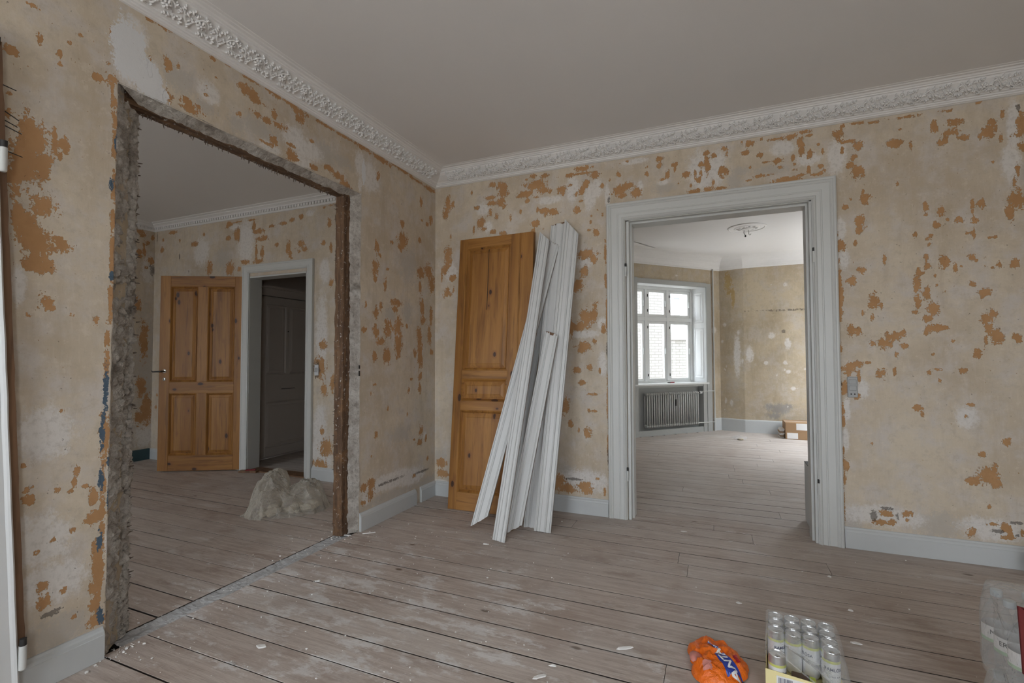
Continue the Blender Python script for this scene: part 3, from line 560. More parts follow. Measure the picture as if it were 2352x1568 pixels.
seg_skin('wall_back_room', BW1, BW2, [('x', 0, 0, .1, .1), ('g', .50, .40, .17, .07), ('g', .42, .29, .10, .06), ('g', .60, .43, .08, .05), ('g', .35, .42, .06, .05), ('d', .6, 1.95, .5, .012), ('w', .08, 1.25, .05, .12), ('w', .31, 1.12, .03, .03), ('w', .58, 1.12, .03, .03), ('w', .62, .98, .03, .03), ('w', .68, .72, .03, .03), ('w', .62, 1.42, .04, .08), ('w', .4, 1.55, .04, .05), ('w', .6, 2.35, .03, .03), ('d', .56, 1.62, .025, .03)]
         + rand_marks(33, 24, 0, 1.9, .3, 2.6, (.012, .035), 1.2, 'w'))
MB().loft([[(0, .2, z), (0, WM.translation.y+WU.y*T0*1., z), (-.1, WM.translation.y+WU.y*T0, z), (-.1, .2, z)] for z in (-.05, CZ)]).build('wall_back_room_left', M_wall2, kind='structure')
mb = MB()
mb.box(BRX, BRX+.3, .2, BRW[0], -.05, CZ); mb.box(BRX, BRX+.3, BRW[1], NK.y+.1, -.05, CZ); mb.box(BRX, BRX+.3, BRW[0], BRW[1], -.05, WZR[0]); mb.box(BRX, BRX+.3, BRW[0], BRW[1], WZR[1], CZ)
mb.build('wall_back_room_right', M_wall2, kind='structure')
plain_window(BRW[0], BRW[1], Matrix.Translation((BRX, 0, 0)) @ Matrix.Rotation(R(-90), 4, 'Z') @ Matrix.Translation((-BRW[0]-BRW[1], 0, 0)), WZR)
mb = MB(); mb.loft([[NK+Vector((.05, .2, z)), NK+Vector((-.2, .1, z)), BW1+Vector((-.1, .12, z)), BW1+Vector((0, .02, z)), BW2+Vector((.2, .02, z)), BW2+Vector((.2, .3, z))] for z in (-.05, CZ)])
mb.build('wall_back_room_core', M_wall2, kind='structure')
# ---- ceilings
MB().box(-.02, 4.8, YF-.3, .02, CZ, CZ+.1).build('ceiling', M_ceil, kind='structure')
MB().box(LX-.1, -.02, YF-.3, .02, CZ, CZ+.1).build('ceiling', M_ceil, kind='structure')
MB().loft([[(-.1, .02, z), (BRX+.3, .02, z), (BRX+.3, NK.y+.2, z), (NK.x-.25, NK.y+.2, z), tuple(wpt(TE, .3, z)), tuple(wpt(T0, .3, z)), (-.1, wpt(T0).y, z)] for z in (CZ, CZ+.1)]).build('ceiling', M_ceil, kind='structure')
# ------------------------------------------------------------------ floor planks
floor = MB().box(LX, 4.7, YF, 0.0, -.06, -.022).box(-.1, BRX, 0, NK.y, -.06, -.022).box(-3.0, -.9, 0, 2.2, -.06, -.022).build('floor', M_sub, kind='structure')
def plank(x0, x1, y0, y1, rg):
    g = .0013+.0036*rg.random()**1.5; c = .0014; dz = rg.uniform(-.0004, .0004); z1 = dz; z0 = -.021
    if x1-x0 < .05: return
    def rc(i, z): return [(x0+i, y0+g+i, z), (x1-i, y0+g+i, z), (x1-i, y1-g-i, z), (x0+i, y1-g-i, z)]
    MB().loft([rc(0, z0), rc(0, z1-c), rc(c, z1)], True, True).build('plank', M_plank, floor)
def planks(x0f, x1f, y0, y1, off, seed, wid=.1675, jl=(2.4, 5.0)):
    rg = random.Random(seed); y = y1-off
    rows = []
    if off > .03: rows.append((y1-off, y1))
    else: y = y1
    while y > y0+.001:
        a = max(y-wid, y0); rows.append((a, y)); y = a
    for a, b in rows:
        x0, x1 = x0f((a+b)/2), x1f((a+b)/2); x = x0
        L = rg.uniform(*jl)*rg.uniform(.5, 1)
        while x < x1-.001:
            e = x+L
            if e > x1-.5: e = x1
            plank(x, e-.001, a, b, rg); x = e; L = rg.uniform(*jl)
planks(lambda y: -.012, lambda y: 4.7, -4.1, 0, 0, 1)
planks(lambda y: LX, lambda y: -.118, -4.1, 0, .06, 2)
wx0 = lambda y: max(0, WP.x+(y-WP.y)*WU.x/WU.y-.02) if y > 2.4 else 0
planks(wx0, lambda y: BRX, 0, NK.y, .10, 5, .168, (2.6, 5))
planks(lambda y: -2.71, lambda y: -.95, 0.0, 2.0, .05, 6, .12)
MB().box(-.12, 4.7, YF, -4.1, -.021, -.001).box(LX, -.12, YF, -4.1, -.021, -.001).build('board_underlay', M_plank, floor)
# rough dusty seam where the wall stood
rings = []
rg = random.Random(8)
for i in range(140):
    t = i/139; y = lerp(-2.44, -1.06, t); row = []
    for j in range(9):
        s = j/8; x = lerp(-.128, -.004, s)+nz(t*30, j, 1)*.006
        row.append((x, y, -.006+.006*abs(nz(x*30, y*14, 2))+.005*nz(x*70, y*50, 5)-(.007 if .3 < s < .55 and nz(y*3, 4) > -.15 else 0)))
    rings.append(row)
MB().loft(rings, closed=False, caps=False).build('wall_footprint_seam', M_dust, floor)
# ------------------------------------------------------------------ cornices and baseboards
def sweep(path, prof, z0=0., close=False):
    """mitred moulding: path is 2D, room on the right-hand side; prof is (distance from wall, height)"""
    P = [Vector(p) for p in path]; rings = []
    for i, p in enumerate(P):
        d0 = (p-P[i-1]).normalized() if i else (P[1]-P[0]).normalized(); d1 = (P[i+1]-p).normalized() if i < len(P)-1 else d0
        n0 = Vector((d0.y, -d0.x)); n1 = Vector((d1.y, -d1.x)); b = (n0+n1); b = b/b.dot(n0)*1.0
        rings.append([(p.x+b.x*d, p.y+b.y*d, z0+z) for d, z in prof])
    return MB().loft(rings, closed=False, caps=False)
C0 = 2.748
corn = [(0, 2.744), (.012, 2.745), (.016, 2.748), (.024, 2.750), (.026, 2.757), (.034, 2.759), (.036, 2.766), (.046, 2.768), (.050, 2.773),
        (.056, 2.776), (.075, 2.783), (.095, 2.794), (.115, 2.807), (.130, 2.820), (.136, 2.829), (.146, 2.831), (.148, 2.837), (.156, 2.839), (.163, 2.846), (.180, 2.848), (.184, 2.852), (.200, 2.853), (.205, 2.857)]
def cornice(name, path): 
    o = sweep(path, corn).build(name, M_stucco, None, kind='structure'); return o
tr1 = cornice('trim_1', [(0, YF), (0, 0), (4.7, 0)])
# relief motif of the cove: scroll, flower and leaves, laid out in (along s, up t, out n)
def motif():
    mb = MB()
    for k in range(6):
        a = k*math.pi/3+.3; M = Matrix.Rotation(a, 4, 'Z')
        mb.blob((.040+.0125*math.cos(a), .0125*math.sin(a), .0045), (.0100, .0062, .0060), M.to_3x3().to_4x4(), 7, 4)
    mb.blob((.040, 0, .009), (.0065, .0065, .006), None, 7, 4)
    sp = []
    for i in range(16):
        t = i/15; a = math.pi*1.05+t*4.4; r = lerp(.036, .014, t); sp.append((.040+r*math.cos(a)*1.0, r*math.sin(a)*.95, .0035))
    mb.tube(sp, [lerp(.0042, .0022, i/15) for i in range(16)], 6)
    st = [(.004+.015*i, .026*math.sin(i*.95+2.4), .003) for i in range(10)]
    mb.tube(st, .0033, 6)
    s3 = [(.085+.0058*i, .020*math.sin(i*.55+.4)-.004, .003) for i in range(12)]; mb.tube(s3, [.0036-.00015*i for i in range(12)], 6)
    for (x, y, a, l) in ((.085, .024, .7, .020), (.105, -.012, -.5, .020), (.122, .022, 1.0, .018), (.092, -.030, -.9, .018), (.070, -.026, -1.3, .016), (.135, -.008, .1, .018), (.112, .034, .3, .016), (.012, .033, 2.4, .016), (.006, -.022, -2.2, .016), (.075, .004, .2, .017), (.128, -.030, -.3, .016), (.145, .030, .9, .015), (.028, .036, 1.9, .014), (.030, -.036, -1.8, .014)):
        M = Matrix.Rotation(a, 4, 'Z'); mb.blob((x, y, .003), (l*.62, l*.32, .0062), M, 7, 4)
        for da in (1.1, -1.1):
            mb.blob((x+l*.6*math.cos(a+da), y+l*.6*math.sin(a+da), .002), (l*.42, l*.24, .0050), Matrix.Rotation(a+da*.6, 4, 'Z'), 6, 4)
    return mb
orn0 = motif().build('cornice_ornament', M_stucco, tr1, smooth='all')
ct = Vector((.076, .046)).normalized(); cc = Vector((.0955, .7938+2.0))
first = True
def put_orn(M):
    global first
    if first: o = orn0; first = False
    else: o = copy_obj(orn0, tr1)
    o.matrix_local = M @ Matrix.Translation((0, 0, -.0022)) @ Matrix.Diagonal((1, 1.12, 1.45, 1))
for k in range(22):
    y = -.235-k*.155
    z_ = Vector((ct.y, 0, -ct.x)); x_ = Vector((0, -1, 0)); y_ = z_.cross(x_)
    M = Matrix((x_, y_, z_)).transposed().to_4x4(); M.translation = Vector((cc.x, y+.06, cc.y)); put_orn(M)
for k in range(27):
    x = .235+k*.155
    z_ = Vector((0, -ct.y, -ct.x)); x_ = Vector((1, 0, 0)); y_ = z_.cross(x_)
    M = Matrix((x_, y_, z_)).transposed().to_4x4(); M.translation = Vector((x-.06, -cc.x, cc.y)); put_orn(M)
# left room: plain mouldings over a row of dentils
cl = [(0, 2.765), (.012, 2.768), (.014, 2.778), (.020, 2.780), (.020, 2.806), (.036, 2.810), (.040, 2.820), (.062, 2.832), (.070, 2.834), (.072, 2.842), (.100, 2.850), (.104, 2.857)]
tr2 = sweep([(LX, YF), (LX, 0), (-.12, 0)], cl).build('trim_2', M_stucco, None, kind='structure')
mb = MB()
for k in range(98): mb.box(LX+.05+k*.0395, LX+.05+k*.0395+.024, -.034, -.016, 2.782, 2.806)
for k in range(40): mb.box(LX+.016, LX+.034, -.06-k*.0395, -.06-k*.0395+.024, 2.782, 2.806)
mb.build('dentil_course', M_stucco, tr2, kind='stuff')
# back room: high coved cornice
cb = [(0, 2.655), (.010, 2.657), (.014, 2.672), (.024, 2.676), (.026, 2.69), (.034, 2.72), (.048, 2.75), (.068, 2.777), (.094, 2.802), (.125, 2.822), (.16, 2.838), (.20, 2.849), (.25, 2.8545), (.27, 2.8552)]
p2 = [tuple(wpt(T0)[:2]), tuple(NK[:2]), tuple(BW1[:2]), tuple(BW2[:2])]
tr3 = sweep(p2, cb).build('trim_3', M_stucco, None, kind='structure')
mb = MB()
dv = (BW2-BW1).normalized(); nv_ = Vector((dv.y, -dv.x, 0))
for k in range(36):
    q = BW1+dv*(.05+k*.05)+nv_*.012; mb.blob((q.x, q.y, 2.70), (.016, .020, .022), None, 6, 4)
mb.build('egg_moulding', M_stucco, tr3, kind='stuff')
bb = [(0, .128), (.006, .127), (.010, .118), (.016, .112), (.018, .100), (.020, .098), (.020, .001)]
def baseboard(name, path, prof=bb, mat=M_base, kind='structure'):
    return sweep(path, [(d, z) for d, z in prof], 0).build(name, mat, None, kind=kind)
# each run closes its ends with a small return
def run(name, a, b, prof=bb, mat=M_base):
    A, B = Vector(a), Vector(b); d = (B-A).normalized(); n = Vector((d.y, -d.x)); mb = MB()
    ring = [(0, .0005)]+list(prof); rings = [[(q.x+n.x*dd, q.y+n.y*dd, z) for dd, z in ring] for q in (A, B)]
    mb.loft(rings, True, True); return mb.build(name, mat, None, kind='structure')
run('baseboard_left', (0, -.985), (0, -.305)); run('baseboard_left_corner', (0, -.235), (0, 0))
run('baseboard_left_front', (0, -2.90), (0, -2.522))
bbr = [(d, z*1.03) for d, z in bb]
run('baseboard_back', (.02, 0), (1.55, 0)); run('baseboard_back_right', (3.062, 0), (4.69, 0), bbr)
run('baseboard_left_room', (DL[1]+.10, 0), (-.125, 0)); run('baseboard_left_room_back', (LX, 0), (DL[0]-.09, 0))
run('baseboard_left_room_left', (LX, YF), (LX, -.30)); run('baseboard_left_room_corner', (LX, -.29), (LX, -.02), [(0, .13), (.016, .13), (.018, .126), (.018, .001)], M_teal)
hb = [(0, .205), (.010, .203), (.016, .195), (.018, .185), (.018, .001)]
sweep([tuple(wpt(1.66)[:2]), tuple(NK[:2]), tuple(BW1[:2]), tuple(BW2[:2])], hb).build('baseboard_back_room', M_base, None, kind='structure')
# ------------------------------------------------------------------ doorway in the back wall
def casing(name, x0, x1, zt, prof, y=0., mat=M_paint, parent=None):
    """three mitred boards round an opening; x0, x1, zt are the OUTER edges; prof is (inwards, proud)"""
    def ring(f): return [f(wd, th) for wd, th in prof]
    A = MB().loft([ring(lambda a, t: (x0+a, y-t, .001)), ring(lambda a, t: (x0+a, y-t, zt-a))]).build(name, mat, parent)
    B = MB().loft([ring(lambda a, t: (x1-a, y-t, .001)), ring(lambda a, t: (x1-a, y-t, zt-a))]).build(name, mat, parent)
    T = MB().loft([ring(lambda a, t: (x0+a, y-t, zt-a)), ring(lambda a, t: (x1-a, y-t, zt-a))]).build(name, mat, parent)
    return A, B, T
pc = [(0, 0), (0, .030), (.008, .035), (.016, .034), (.020, .028), (.028, .030), (.034, .026), (.037, .022), (.078, .020), (.081, .024), (.087, .024), (.090, .020), (.112, .019), (.116, .024), (.122, .027), (.128, .024), (.134, .016), (.138, .014), (.138, 0)]
dw = empty('door_frame_1', kind='structure')
dw.name = 'trim_4'
casing('casing_board', 1.556, 3.057, 2.398, pc, 0, M_paint, dw)
mb = MB(); x0, x1, zt = DB
mb.box(x0-.003, x0+.020, .0, .225, .0, zt); mb.box(x1-.020, x1+.003, .0, .225, .0, zt); mb.box(x0, x1, .0, .225, zt-.020, zt+.003)
mb.build('jamb_lining', M_paint, dw)
mb = MB()
for a, b in ((x0+.020, x0+.034), (x1-.034, x1-.020)): mb.box(a, b, .045, .15, .0, zt-.020)
mb.box(x0+.034, x1-.034, .045, .15, zt-.034, zt-.020); mb.build('door_stop', M_paint, dw)
def hinge(x, y, z, parent, r=.008, L=.075):
    h = MB().lathe([(0, -L), (r*.7, -L), (r, -L+.004), (r, 0), (0, 0)], 12, Matrix.Translation((x, y, z))).build('hinge', M_paint, parent, smooth=True)
    MB().lathe([(0, 0), (r*.92, 0), (r*.92, .024), (0, .026)], 12, Matrix.Translation((x, y, z))).build('hinge_pin', M_dark, h, smooth=True)
for x, z in ((1.697, 1.905), (1.697, .365), (2.925, 1.915), (2.925, .395)): hinge(x, -.017, z, dw)
casing('back_casing_board', 1.556, 3.057, 2.398, pc, .22, M_paint, dw)
for o in [c for c in dw.children if c.name.startswith('back_casing')]:
    o.matrix_local = Matrix.Translation((0, .44, 0)) @ Matrix.Scale(-1, 4, (0, 1, 0)); o.name = 'casing_board'
# ------------------------------------------------------------------ doorway of the left room, its pine door and the hall behind
tr5 = empty('trim_5', kind='structure')
pl_ = [(0, 0), (0, .026), (.006, .030), (.014, .028), (.018, .022), (.06, .018), (.064, .022), (.075, .022), (.088, .012), (.088, 0)]
casing('casing_board', DL[0]-.075, DL[1]+.095, 2.228, pl_, 0, M_paint, tr5)
mb = MB(); x0, x1, zt = DL
mb.box(x0-.002, x0+.016, 0, .15, 0, zt); mb.box(x1-.016, x1+.002, 0, .15, 0, zt); mb.box(x0, x1, 0, .15, zt-.016, zt+.002); mb.build('jamb_lining', M_paint, tr5)
MB().box(x0, x1, .0, .15, -.02, .012).build('threshold', M_raw, tr5)
def quad_frame(a, b, c, d, wd, z0, z1, mb, lip=.006, y=-1):
    """sloped moulding just inside the rectangle a..b, c..d; from depth z0 at the rim to z1 inside; local y is depth"""
    o = [(a, z0, c), (b, z0, c), (b, z0, d), (a, z0, d)]; m = [(a+wd*.4, z0-lip, c+wd*.4), (b-wd*.4, z0-lip, c+wd*.4), (b-wd*.4, z0-lip, d-wd*.4), (a+wd*.4, z0-lip, d-wd*.4)]
    i = [(a+wd, z1, c+wd), (b-wd, z1, c+wd), (b-wd, z1, d-wd), (a+wd, z1, d-wd)]
    mb.loft([o, m, i], True, False); return mb
def panel_door(root, W, H, T, stiles, rails, cells, mv, mh, both=True):
    """local x width, z height, front face at y=0 looking to -y; stiles: (x0,x1,z0,z1); rails the same; cells: panel rectangles"""
    for a, b, c, d in stiles: MB().cbox(a, b, 0, T, c, d, .0018).build('stile', mv, root)
    for a, b, c, d in rails: MB().cbox(a, b, .0004, T-.0004, c, d, .0018).build('rail', mh, root)
    for a, b, c, d in cells:
        dep = .012; mb = MB(); q = .026; rr = min(.055, (b-a)*.18)
        rings = []
        for s_, y_ in ((0, dep), (q, dep), (q+.004, dep-.003), (rr, dep-.009), (rr+.003, dep-.007), (rr+.004, dep-.007)):
            rings.append([(a+s_, y_, c+s_), (b-s_, y_, c+s_), (b-s_, y_, d-s_), (a+s_, y_, d-s_)])
        mb.loft(rings, True, False); e = rr+.004; mb.add([(a+e, dep-.007, c+e), (b-e, dep-.007, c+e), (b-e, dep-.007, d-e), (a+e, dep-.007, d-e)], [(0, 1, 2, 3)])
        mb.box(a-.004, b+.004, dep+.001, T-dep, c-.004, d+.004); mb.build('panel', mv, root)
        quad_frame(a, b, c, d, .022, .001, dep, MB(), .004).build('panel_moulding', mv if d-c > b-a else mh, root)
A_, B_ = Vector((-3.185, -.423, 0)), Vector((-2.415, -.012, 0)); dd = (B_-A_); DWd = dd.length; dd.normalize()
DM = Matrix((dd, Vector((-dd.y, dd.x, 0)), Vector((0, 0, 1)))).transposed().to_4x4(); DM.translation = A_+Vector((0, 0, .012))
d1 = empty('door_1', M=DM, kind='structure')
HD = 2.095; st = .105; mid = DWd/2
sts = [(0, st, 0, HD), (DWd-st, DWd, 0, HD), (mid-.052, mid+.052, .165, .83), (mid-.052, mid+.052, .95, HD-.115)]
rls = [(st, DWd-st, 0, .165), (st, DWd-st, .83, .95), (st, DWd-st, HD-.115, HD)]
cel = [(st, mid-.052, .165, .83), (mid+.052, DWd-st, .165, .83), (st, mid-.052, .95, HD-.115), (mid+.052, DWd-st, .95, HD-.115)]
panel_door(d1, DWd, HD, .038, sts, rls, cel, M_pine_v, M_pine_h)
hz = 1.065
h = MB().lathe([(0, -.006), (.020, -.006), (.022, 0), (.016, .003), (0, .003)], 20, Matrix.Translation((.055, -.001, hz)) @ Matrix.Rotation(R(90), 4, 'X')).build('handle_rose', M_steel, d1, smooth=True)
MB().tube([(.055, -.004, hz), (.055, -.045, hz), (.050, -.052, hz), (.030, -.055, hz-.002), (-.03, -.055, hz-.004), (-.045, -.050, hz+.006)], [.008, .008, .008, .0075, .0065, .004], 10).build('handle', M_dark, h, smooth=True)
k = MB().lathe([(0, -.004), (.017, -.004), (.019, 0), (.014, .003), (0, .003)], 20, Matrix.Translation((.055, -.001, hz-.085)) @ Matrix.Rotation(R(90), 4, 'X')).build('keyhole_plate', M_steel, d1, smooth=True)
MB().box(.0525, .0575, -.0052, -.0040, hz-.096, hz-.078).lathe([(0, 0), (.0045, 0), (.0045, .001), (0, .001)], 10, Matrix.Translation((.055, -.0043, hz-.079)) @ Matrix.Rotation(R(90), 4, 'X')).build('keyhole', M_black, k)
for z in (1.69, .45): MB().lathe([(0, -.045), (.010, -.045), (.010, .045), (0, .045)], 10, Matrix.Translation((DWd+.008, .002, z))).build('hinge', M_dark, d1)
# hall
hx = -2.71
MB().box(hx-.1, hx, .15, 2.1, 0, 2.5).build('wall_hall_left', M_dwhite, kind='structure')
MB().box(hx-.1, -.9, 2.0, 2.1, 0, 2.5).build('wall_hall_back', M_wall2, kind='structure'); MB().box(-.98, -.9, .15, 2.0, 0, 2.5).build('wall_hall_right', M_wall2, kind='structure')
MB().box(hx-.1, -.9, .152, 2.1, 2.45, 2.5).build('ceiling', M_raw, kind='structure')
D2 = Matrix((Vector((0, 1, 0)), Vector((-1, 0, 0)), Vector((0, 0, 1)))).transposed().to_4x4(); D2.translation = Vector((hx+.045, .38, .03))
d2 = empty('door_2', M=D2, kind='structure'); W2 = .83; H2 = 1.93
panel_door(d2, W2, H2, .042, [(0, .09, 0, H2), (W2-.09, W2, 0, H2), (W2/2-.02, W2/2+.02, .98, H2-.09)], [(.09, W2-.09, 0, .10), (.09, W2-.09, .66, .98), (.09, W2-.09, H2-.09, H2)],
           [(.09, W2-.09, .10, .66), (.09, W2/2-.02, .98, H2-.09), (W2/2+.02, W2-.09, .98, H2-.09)], M_dwhite, M_dwhite)
m_ = MB().cbox(.30, .54, -.006, .0, .79, .835, .002).build('letter_slot', M_dwhite, d2); MB().box(.315, .525, -.008, -.006, .800, .806).build('slot_gap', M_black, m_)
for z, r_ in ((.86, .026), (1.35, .03), (1.22, .016)): MB().lathe([(0, -.03), (r_*.8, -.03), (r_, -.02), (r_*.5, 0), (0, 0)], 14, Matrix.Translation((W2-.045, 0, z)) @ Matrix.Rotation(R(-90), 4, 'X')).build('door_knob' if z < 1 else 'lock_cylinder', M_dark, d2, smooth=True)
MB().lathe([(0, -.006), (.008, -.006), (.008, 0), (0, 0)], 10, Matrix.Translation((W2/2, 0, 1.52)) @ Matrix.Rotation(R(-90), 4, 'X')).build('peephole', M_dark, d2)
tr6 = empty('trim_6', kind='structure'); mb = MB()
mb.box(hx, hx+.06, .27, .375, 0, 2.0); mb.box(hx, hx+.06, 1.215, 1.32, 0, 2.0); mb.box(hx, hx+.06, .27, 1.32, 1.97, 2.06); mb.build('door_surround', M_dwhite, tr6)
MB().box(hx, hx+.10, .2, 1.5, 2.06, 2.09).build('surround_ledge', M_dwhite, tr6)
# ------------------------------------------------------------------ window of the back room (local x along the wall, y outward)
w1 = empty('window_1', M=WM, kind='structure')
FY0, FY1 = .245, .315; FX0, FX1, FZ0, FZ1 = .055, 1.470, .795, 2.345
mb = MB()
mb.box(FX0-.02, FX0+.035, FY0, FY1, FZ0, FZ1); mb.box(FX1-.035, FX1+.03, FY0, FY1, FZ0, FZ1); mb.box(FX0, FX1, FY0, FY1, FZ0-.02, FZ0+.03); mb.box(FX0, FX1, FY0, FY1, FZ1-.035, FZ1+.03)
mb.build('outer_frame', M_winp, w1)
muls = (.505, .955); TZ = 1.832
for m in muls: MB().cbox(m-.028, m+.028, FY0-.006, FY1, FZ0+.03, FZ1-.035, .006).build('mullion', M_winp, w1)
MB().cbox(FX0, FX1, FY0-.004, FY1, TZ-.035, TZ+.035, .006).build('transom', M_winp, w1)
xs = [(FX0+.035, muls[0]-.028), (muls[0]+.028, muls[1]-.028), (muls[1]+.028, FX1-.035)]
for i, (a, b) in enumerate(xs):
    for (c, d) in ((FZ0+.03, TZ-.035), (TZ+.035, FZ1-.035)):
        mb = MB(); q = .042
        mb.box(a+.002, a+q, FY0+.006, FY0+.05, c+.002, d-.002); mb.box(b-q, b-.002, FY0+.006, FY0+.05, c+.002, d-.002)
        mb.box(a+q, b-q, FY0+.006, FY0+.05, c+.002, c+q); mb.box(a+q, b-q, FY0+.006, FY0+.05, d-q, d-.002)
        sash = mb.build('sash', M_winp, w1)
        MB().box(a+q-.003, b-q+.003, FY0+.026, FY0+.030, c+q-.003, d-q+.003).build('pane', M_glass, sash)
        for hz_ in (c+.10, d-.10):
            MB().lathe([(0, -.02), (.007, -.02), (.007, .02), (0, .02)], 8, Matrix.Translation((a+.008, FY0-.002, hz_))).build('hinge', M_dark, sash)
        MB().cbox(b-.030, b-.018, FY0-.012, FY0+.006, (c+d)/2-.05, (c+d)/2+.05, .003).build('fastener', M_winp, sash)
# splayed reveal with panelled shutter boxes
def reveal(name, x0, x1, sgn):
    mb = MB(); mb.loft([[(x0, -.012, z), (x1, FY0, z), (x1+.05*sgn, FY0, z), (x0+.05*sgn, -.012, z)] for z in (.80, 2.36)]); r = mb.build(name, M_winp, w1)
    for c, d in ((.86, 1.70), (1.78, 2.29)):
        A = Vector((lerp(x0, x1, .16), lerp(-.012, FY0, .16), 0)); B = Vector((lerp(x0, x1, .86), lerp(-.012, FY0, .86), 0)); u = (B-A); n = Vector((-u.y, u.x, 0)).normalized()*sgn*1.0
        if n.x*sgn > 0: n = -n
        def P(s, z, h): return A+u*s+n*h+Vector((0, 0, z))
        rg_ = []
        for e, h in ((0, .001), (.08, .009), (.16, .002), (.24, .002), (.30, .007)):
            ez = e*u.length; rg_.append([P(e, c+ez, h), P(1-e, c+ez, h), P(1-e, d-ez, h), P(e, d-ez, h)])
        mb = MB().loft(rg_, True, False); e = .3; ez = e*u.length; mb.add([P(e, c+ez, .007), P(1-e, c+ez, .007), P(1-e, d-ez, .007), P(e, d-ez, .007)], [(0, 1, 2, 3)])
        mb.build('shutter_panel', M_winp, r)
    return r
reveal('shutter_box', 1.528, 1.485, 1); reveal('shutter_box', .118, .065, -1)
MB().box(.05, 1.55, -.012, .33, 2.36, 2.40).build('head_lining', M_winp, w1)
MB().cbox(.06, 1.57, -.035, .25, .768, .797, .006).build('window_sill', M_winp, w1)
# architrave down to the floor, niche below the sill
mb = MB(); mb.box(.045, .118, -.03, .004, 0, 2.44); mb.box(1.528, 1.632, -.03, .004, 0, 2.42); mb.box(.118, 1.528, -.03, .004, 2.36, 2.43); mb.build('architrave', M_grey, w1)
mb = MB(); mb.box(.118, .135, -.01, .12, 0, .77); mb.box(1.45, 1.528, -.02, .12, 0, .77); mb.box(.118, 1.5, .10, .13, 0, .77); mb.box(.118, 1.528, -.012, .02, 0, .085); mb.box(.118, 1.528, -.01, .12, .74, .768); mb.build('radiator_niche', M_grey, w1)
# ------------------------------------------------------------------ radiator under the window
rad = tag(empty('radiator', M=WM @ Matrix.Translation((.285, .02, .115))), 'pale enamelled column radiator in the niche below the far window', 'radiator')
nsec = 24; RW = 1.07; RH = .55
sec = MB()
for y in (-.025, .035):
    sec.tube([(0, y, .03), (0, y, RH-.03)], .0125, 8)
for z in (.03, RH-.03): sec.blob((0, .005, z), (.020, .056, .030), None, 8, 5)
s0 = None
for i in range(nsec):
    x = .02+i*(RW-.04)/(nsec-1)
    if s0 is None: s0 = sec.build('column', M_rad, rad, smooth='all'); o = s0
    else: o = copy_obj(s0, rad)
    o.location = (x, 0, 0)
for z in (.03, RH-.03): MB().tube([(0, .005, z), (RW, .005, z)], .016, 8).build('header_tube', M_rad, rad, smooth=True)
MB().box(.57, .59, -.045, -.03, .33, .43).build('heat_meter', M_dark, rad)
mb = MB().lathe([(0, 0), (.014, 0), (.014, .05), (0, .05)], 10, Matrix.Translation((RW, .005, RH-.03)) @ Matrix.Rotation(R(90), 4, 'Y')); mb.build('valve_body', M_dark, rad, smooth=True)
MB().lathe([(0, 0), (.022, 0), (.024, .01), (.022, .05), (.014, .056), (0, .056)], 14, Matrix.Translation((RW+.05, .005, RH-.03)) @ Matrix.Rotation(R(90), 4, 'Y')).build('thermostat_knob', M_winp, rad, smooth=True)
pp = tag(empty('heating_pipe', M=WM), 'thin painted heating pipe running up the corner beside the far window', 'pipe')
MB().tube([(1.680, -.028, .0), (1.680, -.028, 2.67)], .0125, 10).build('riser', M_pipe, pp, smooth=True)
MB().tube([(1.40, .022, .645), (1.50, -.028, .655), (1.680, -.028, .655)], .009, 8).build('upper_branch', M_pipe, pp, smooth=True)
MB().tube([(1.35, .022, .147), (1.46, -.028, .147), (1.680, -.028, .147)], .009, 8).build('lower_branch', M_pipe, pp, smooth=True)
pen = tag(empty('marker_pen', M=WM @ Matrix.Translation((.86, .10, .807)) @ Matrix.Rotation(R(10), 4, 'Z')), 'red and dark marker pen lying on the far window sill', 'pen')
MB().tube([(0, 0, 0), (.10, 0, 0)], .009, 10).build('barrel', M_red, pen, smooth=True); MB().tube([(-.06, 0, 0), (.0, 0, 0)], [.007, .0095], 10).build('cap', M_dark, pen, smooth=True)
# ------------------------------------------------------------------ ceiling rose
rose = tag(empty('ceiling_rose', (2.70, 3.03, CZ)), 'round white plaster ceiling rose with hook and loose wires', 'ceiling rose')
MB().lathe([(.225, 0), (.222, -.010), (.205, -.014), (.198, -.006), (.150, -.008), (.142, -.016), (.128, -.018), (.120, -.010), (.070, -.014), (.062, -.028), (.030, -.036), (0, -.038)], 40).build('rose_disc', M_stucco, rose, smooth=True)
p0 = MB().blob((.095, 0, -.014), (.030, .014, .010), None, 8, 4).build('petal', M_stucco, rose, smooth='all')
for k in range(1, 10): copy_obj(p0, rose).matrix_local = Matrix.Rotation(k*math.pi/5, 4, 'Z')
MB().tube([(.02, 0, -.03), (.022, 0, -.085), (.03, .004, -.10), (.042, .004, -.098), (.046, .004, -.085)], .0042, 7).build('hook', M_pipe, rose, smooth=True)
MB().tube([(-.03, 0, -.03), (-.034, 0, -.07), (-.018, 0, -.10)], .003, 6).build('wire', M_dark, rose); MB().cbox(-.026, -.008, -.008, .008, -.122, -.10, .002).build('wire_connector', M_dark, rose)
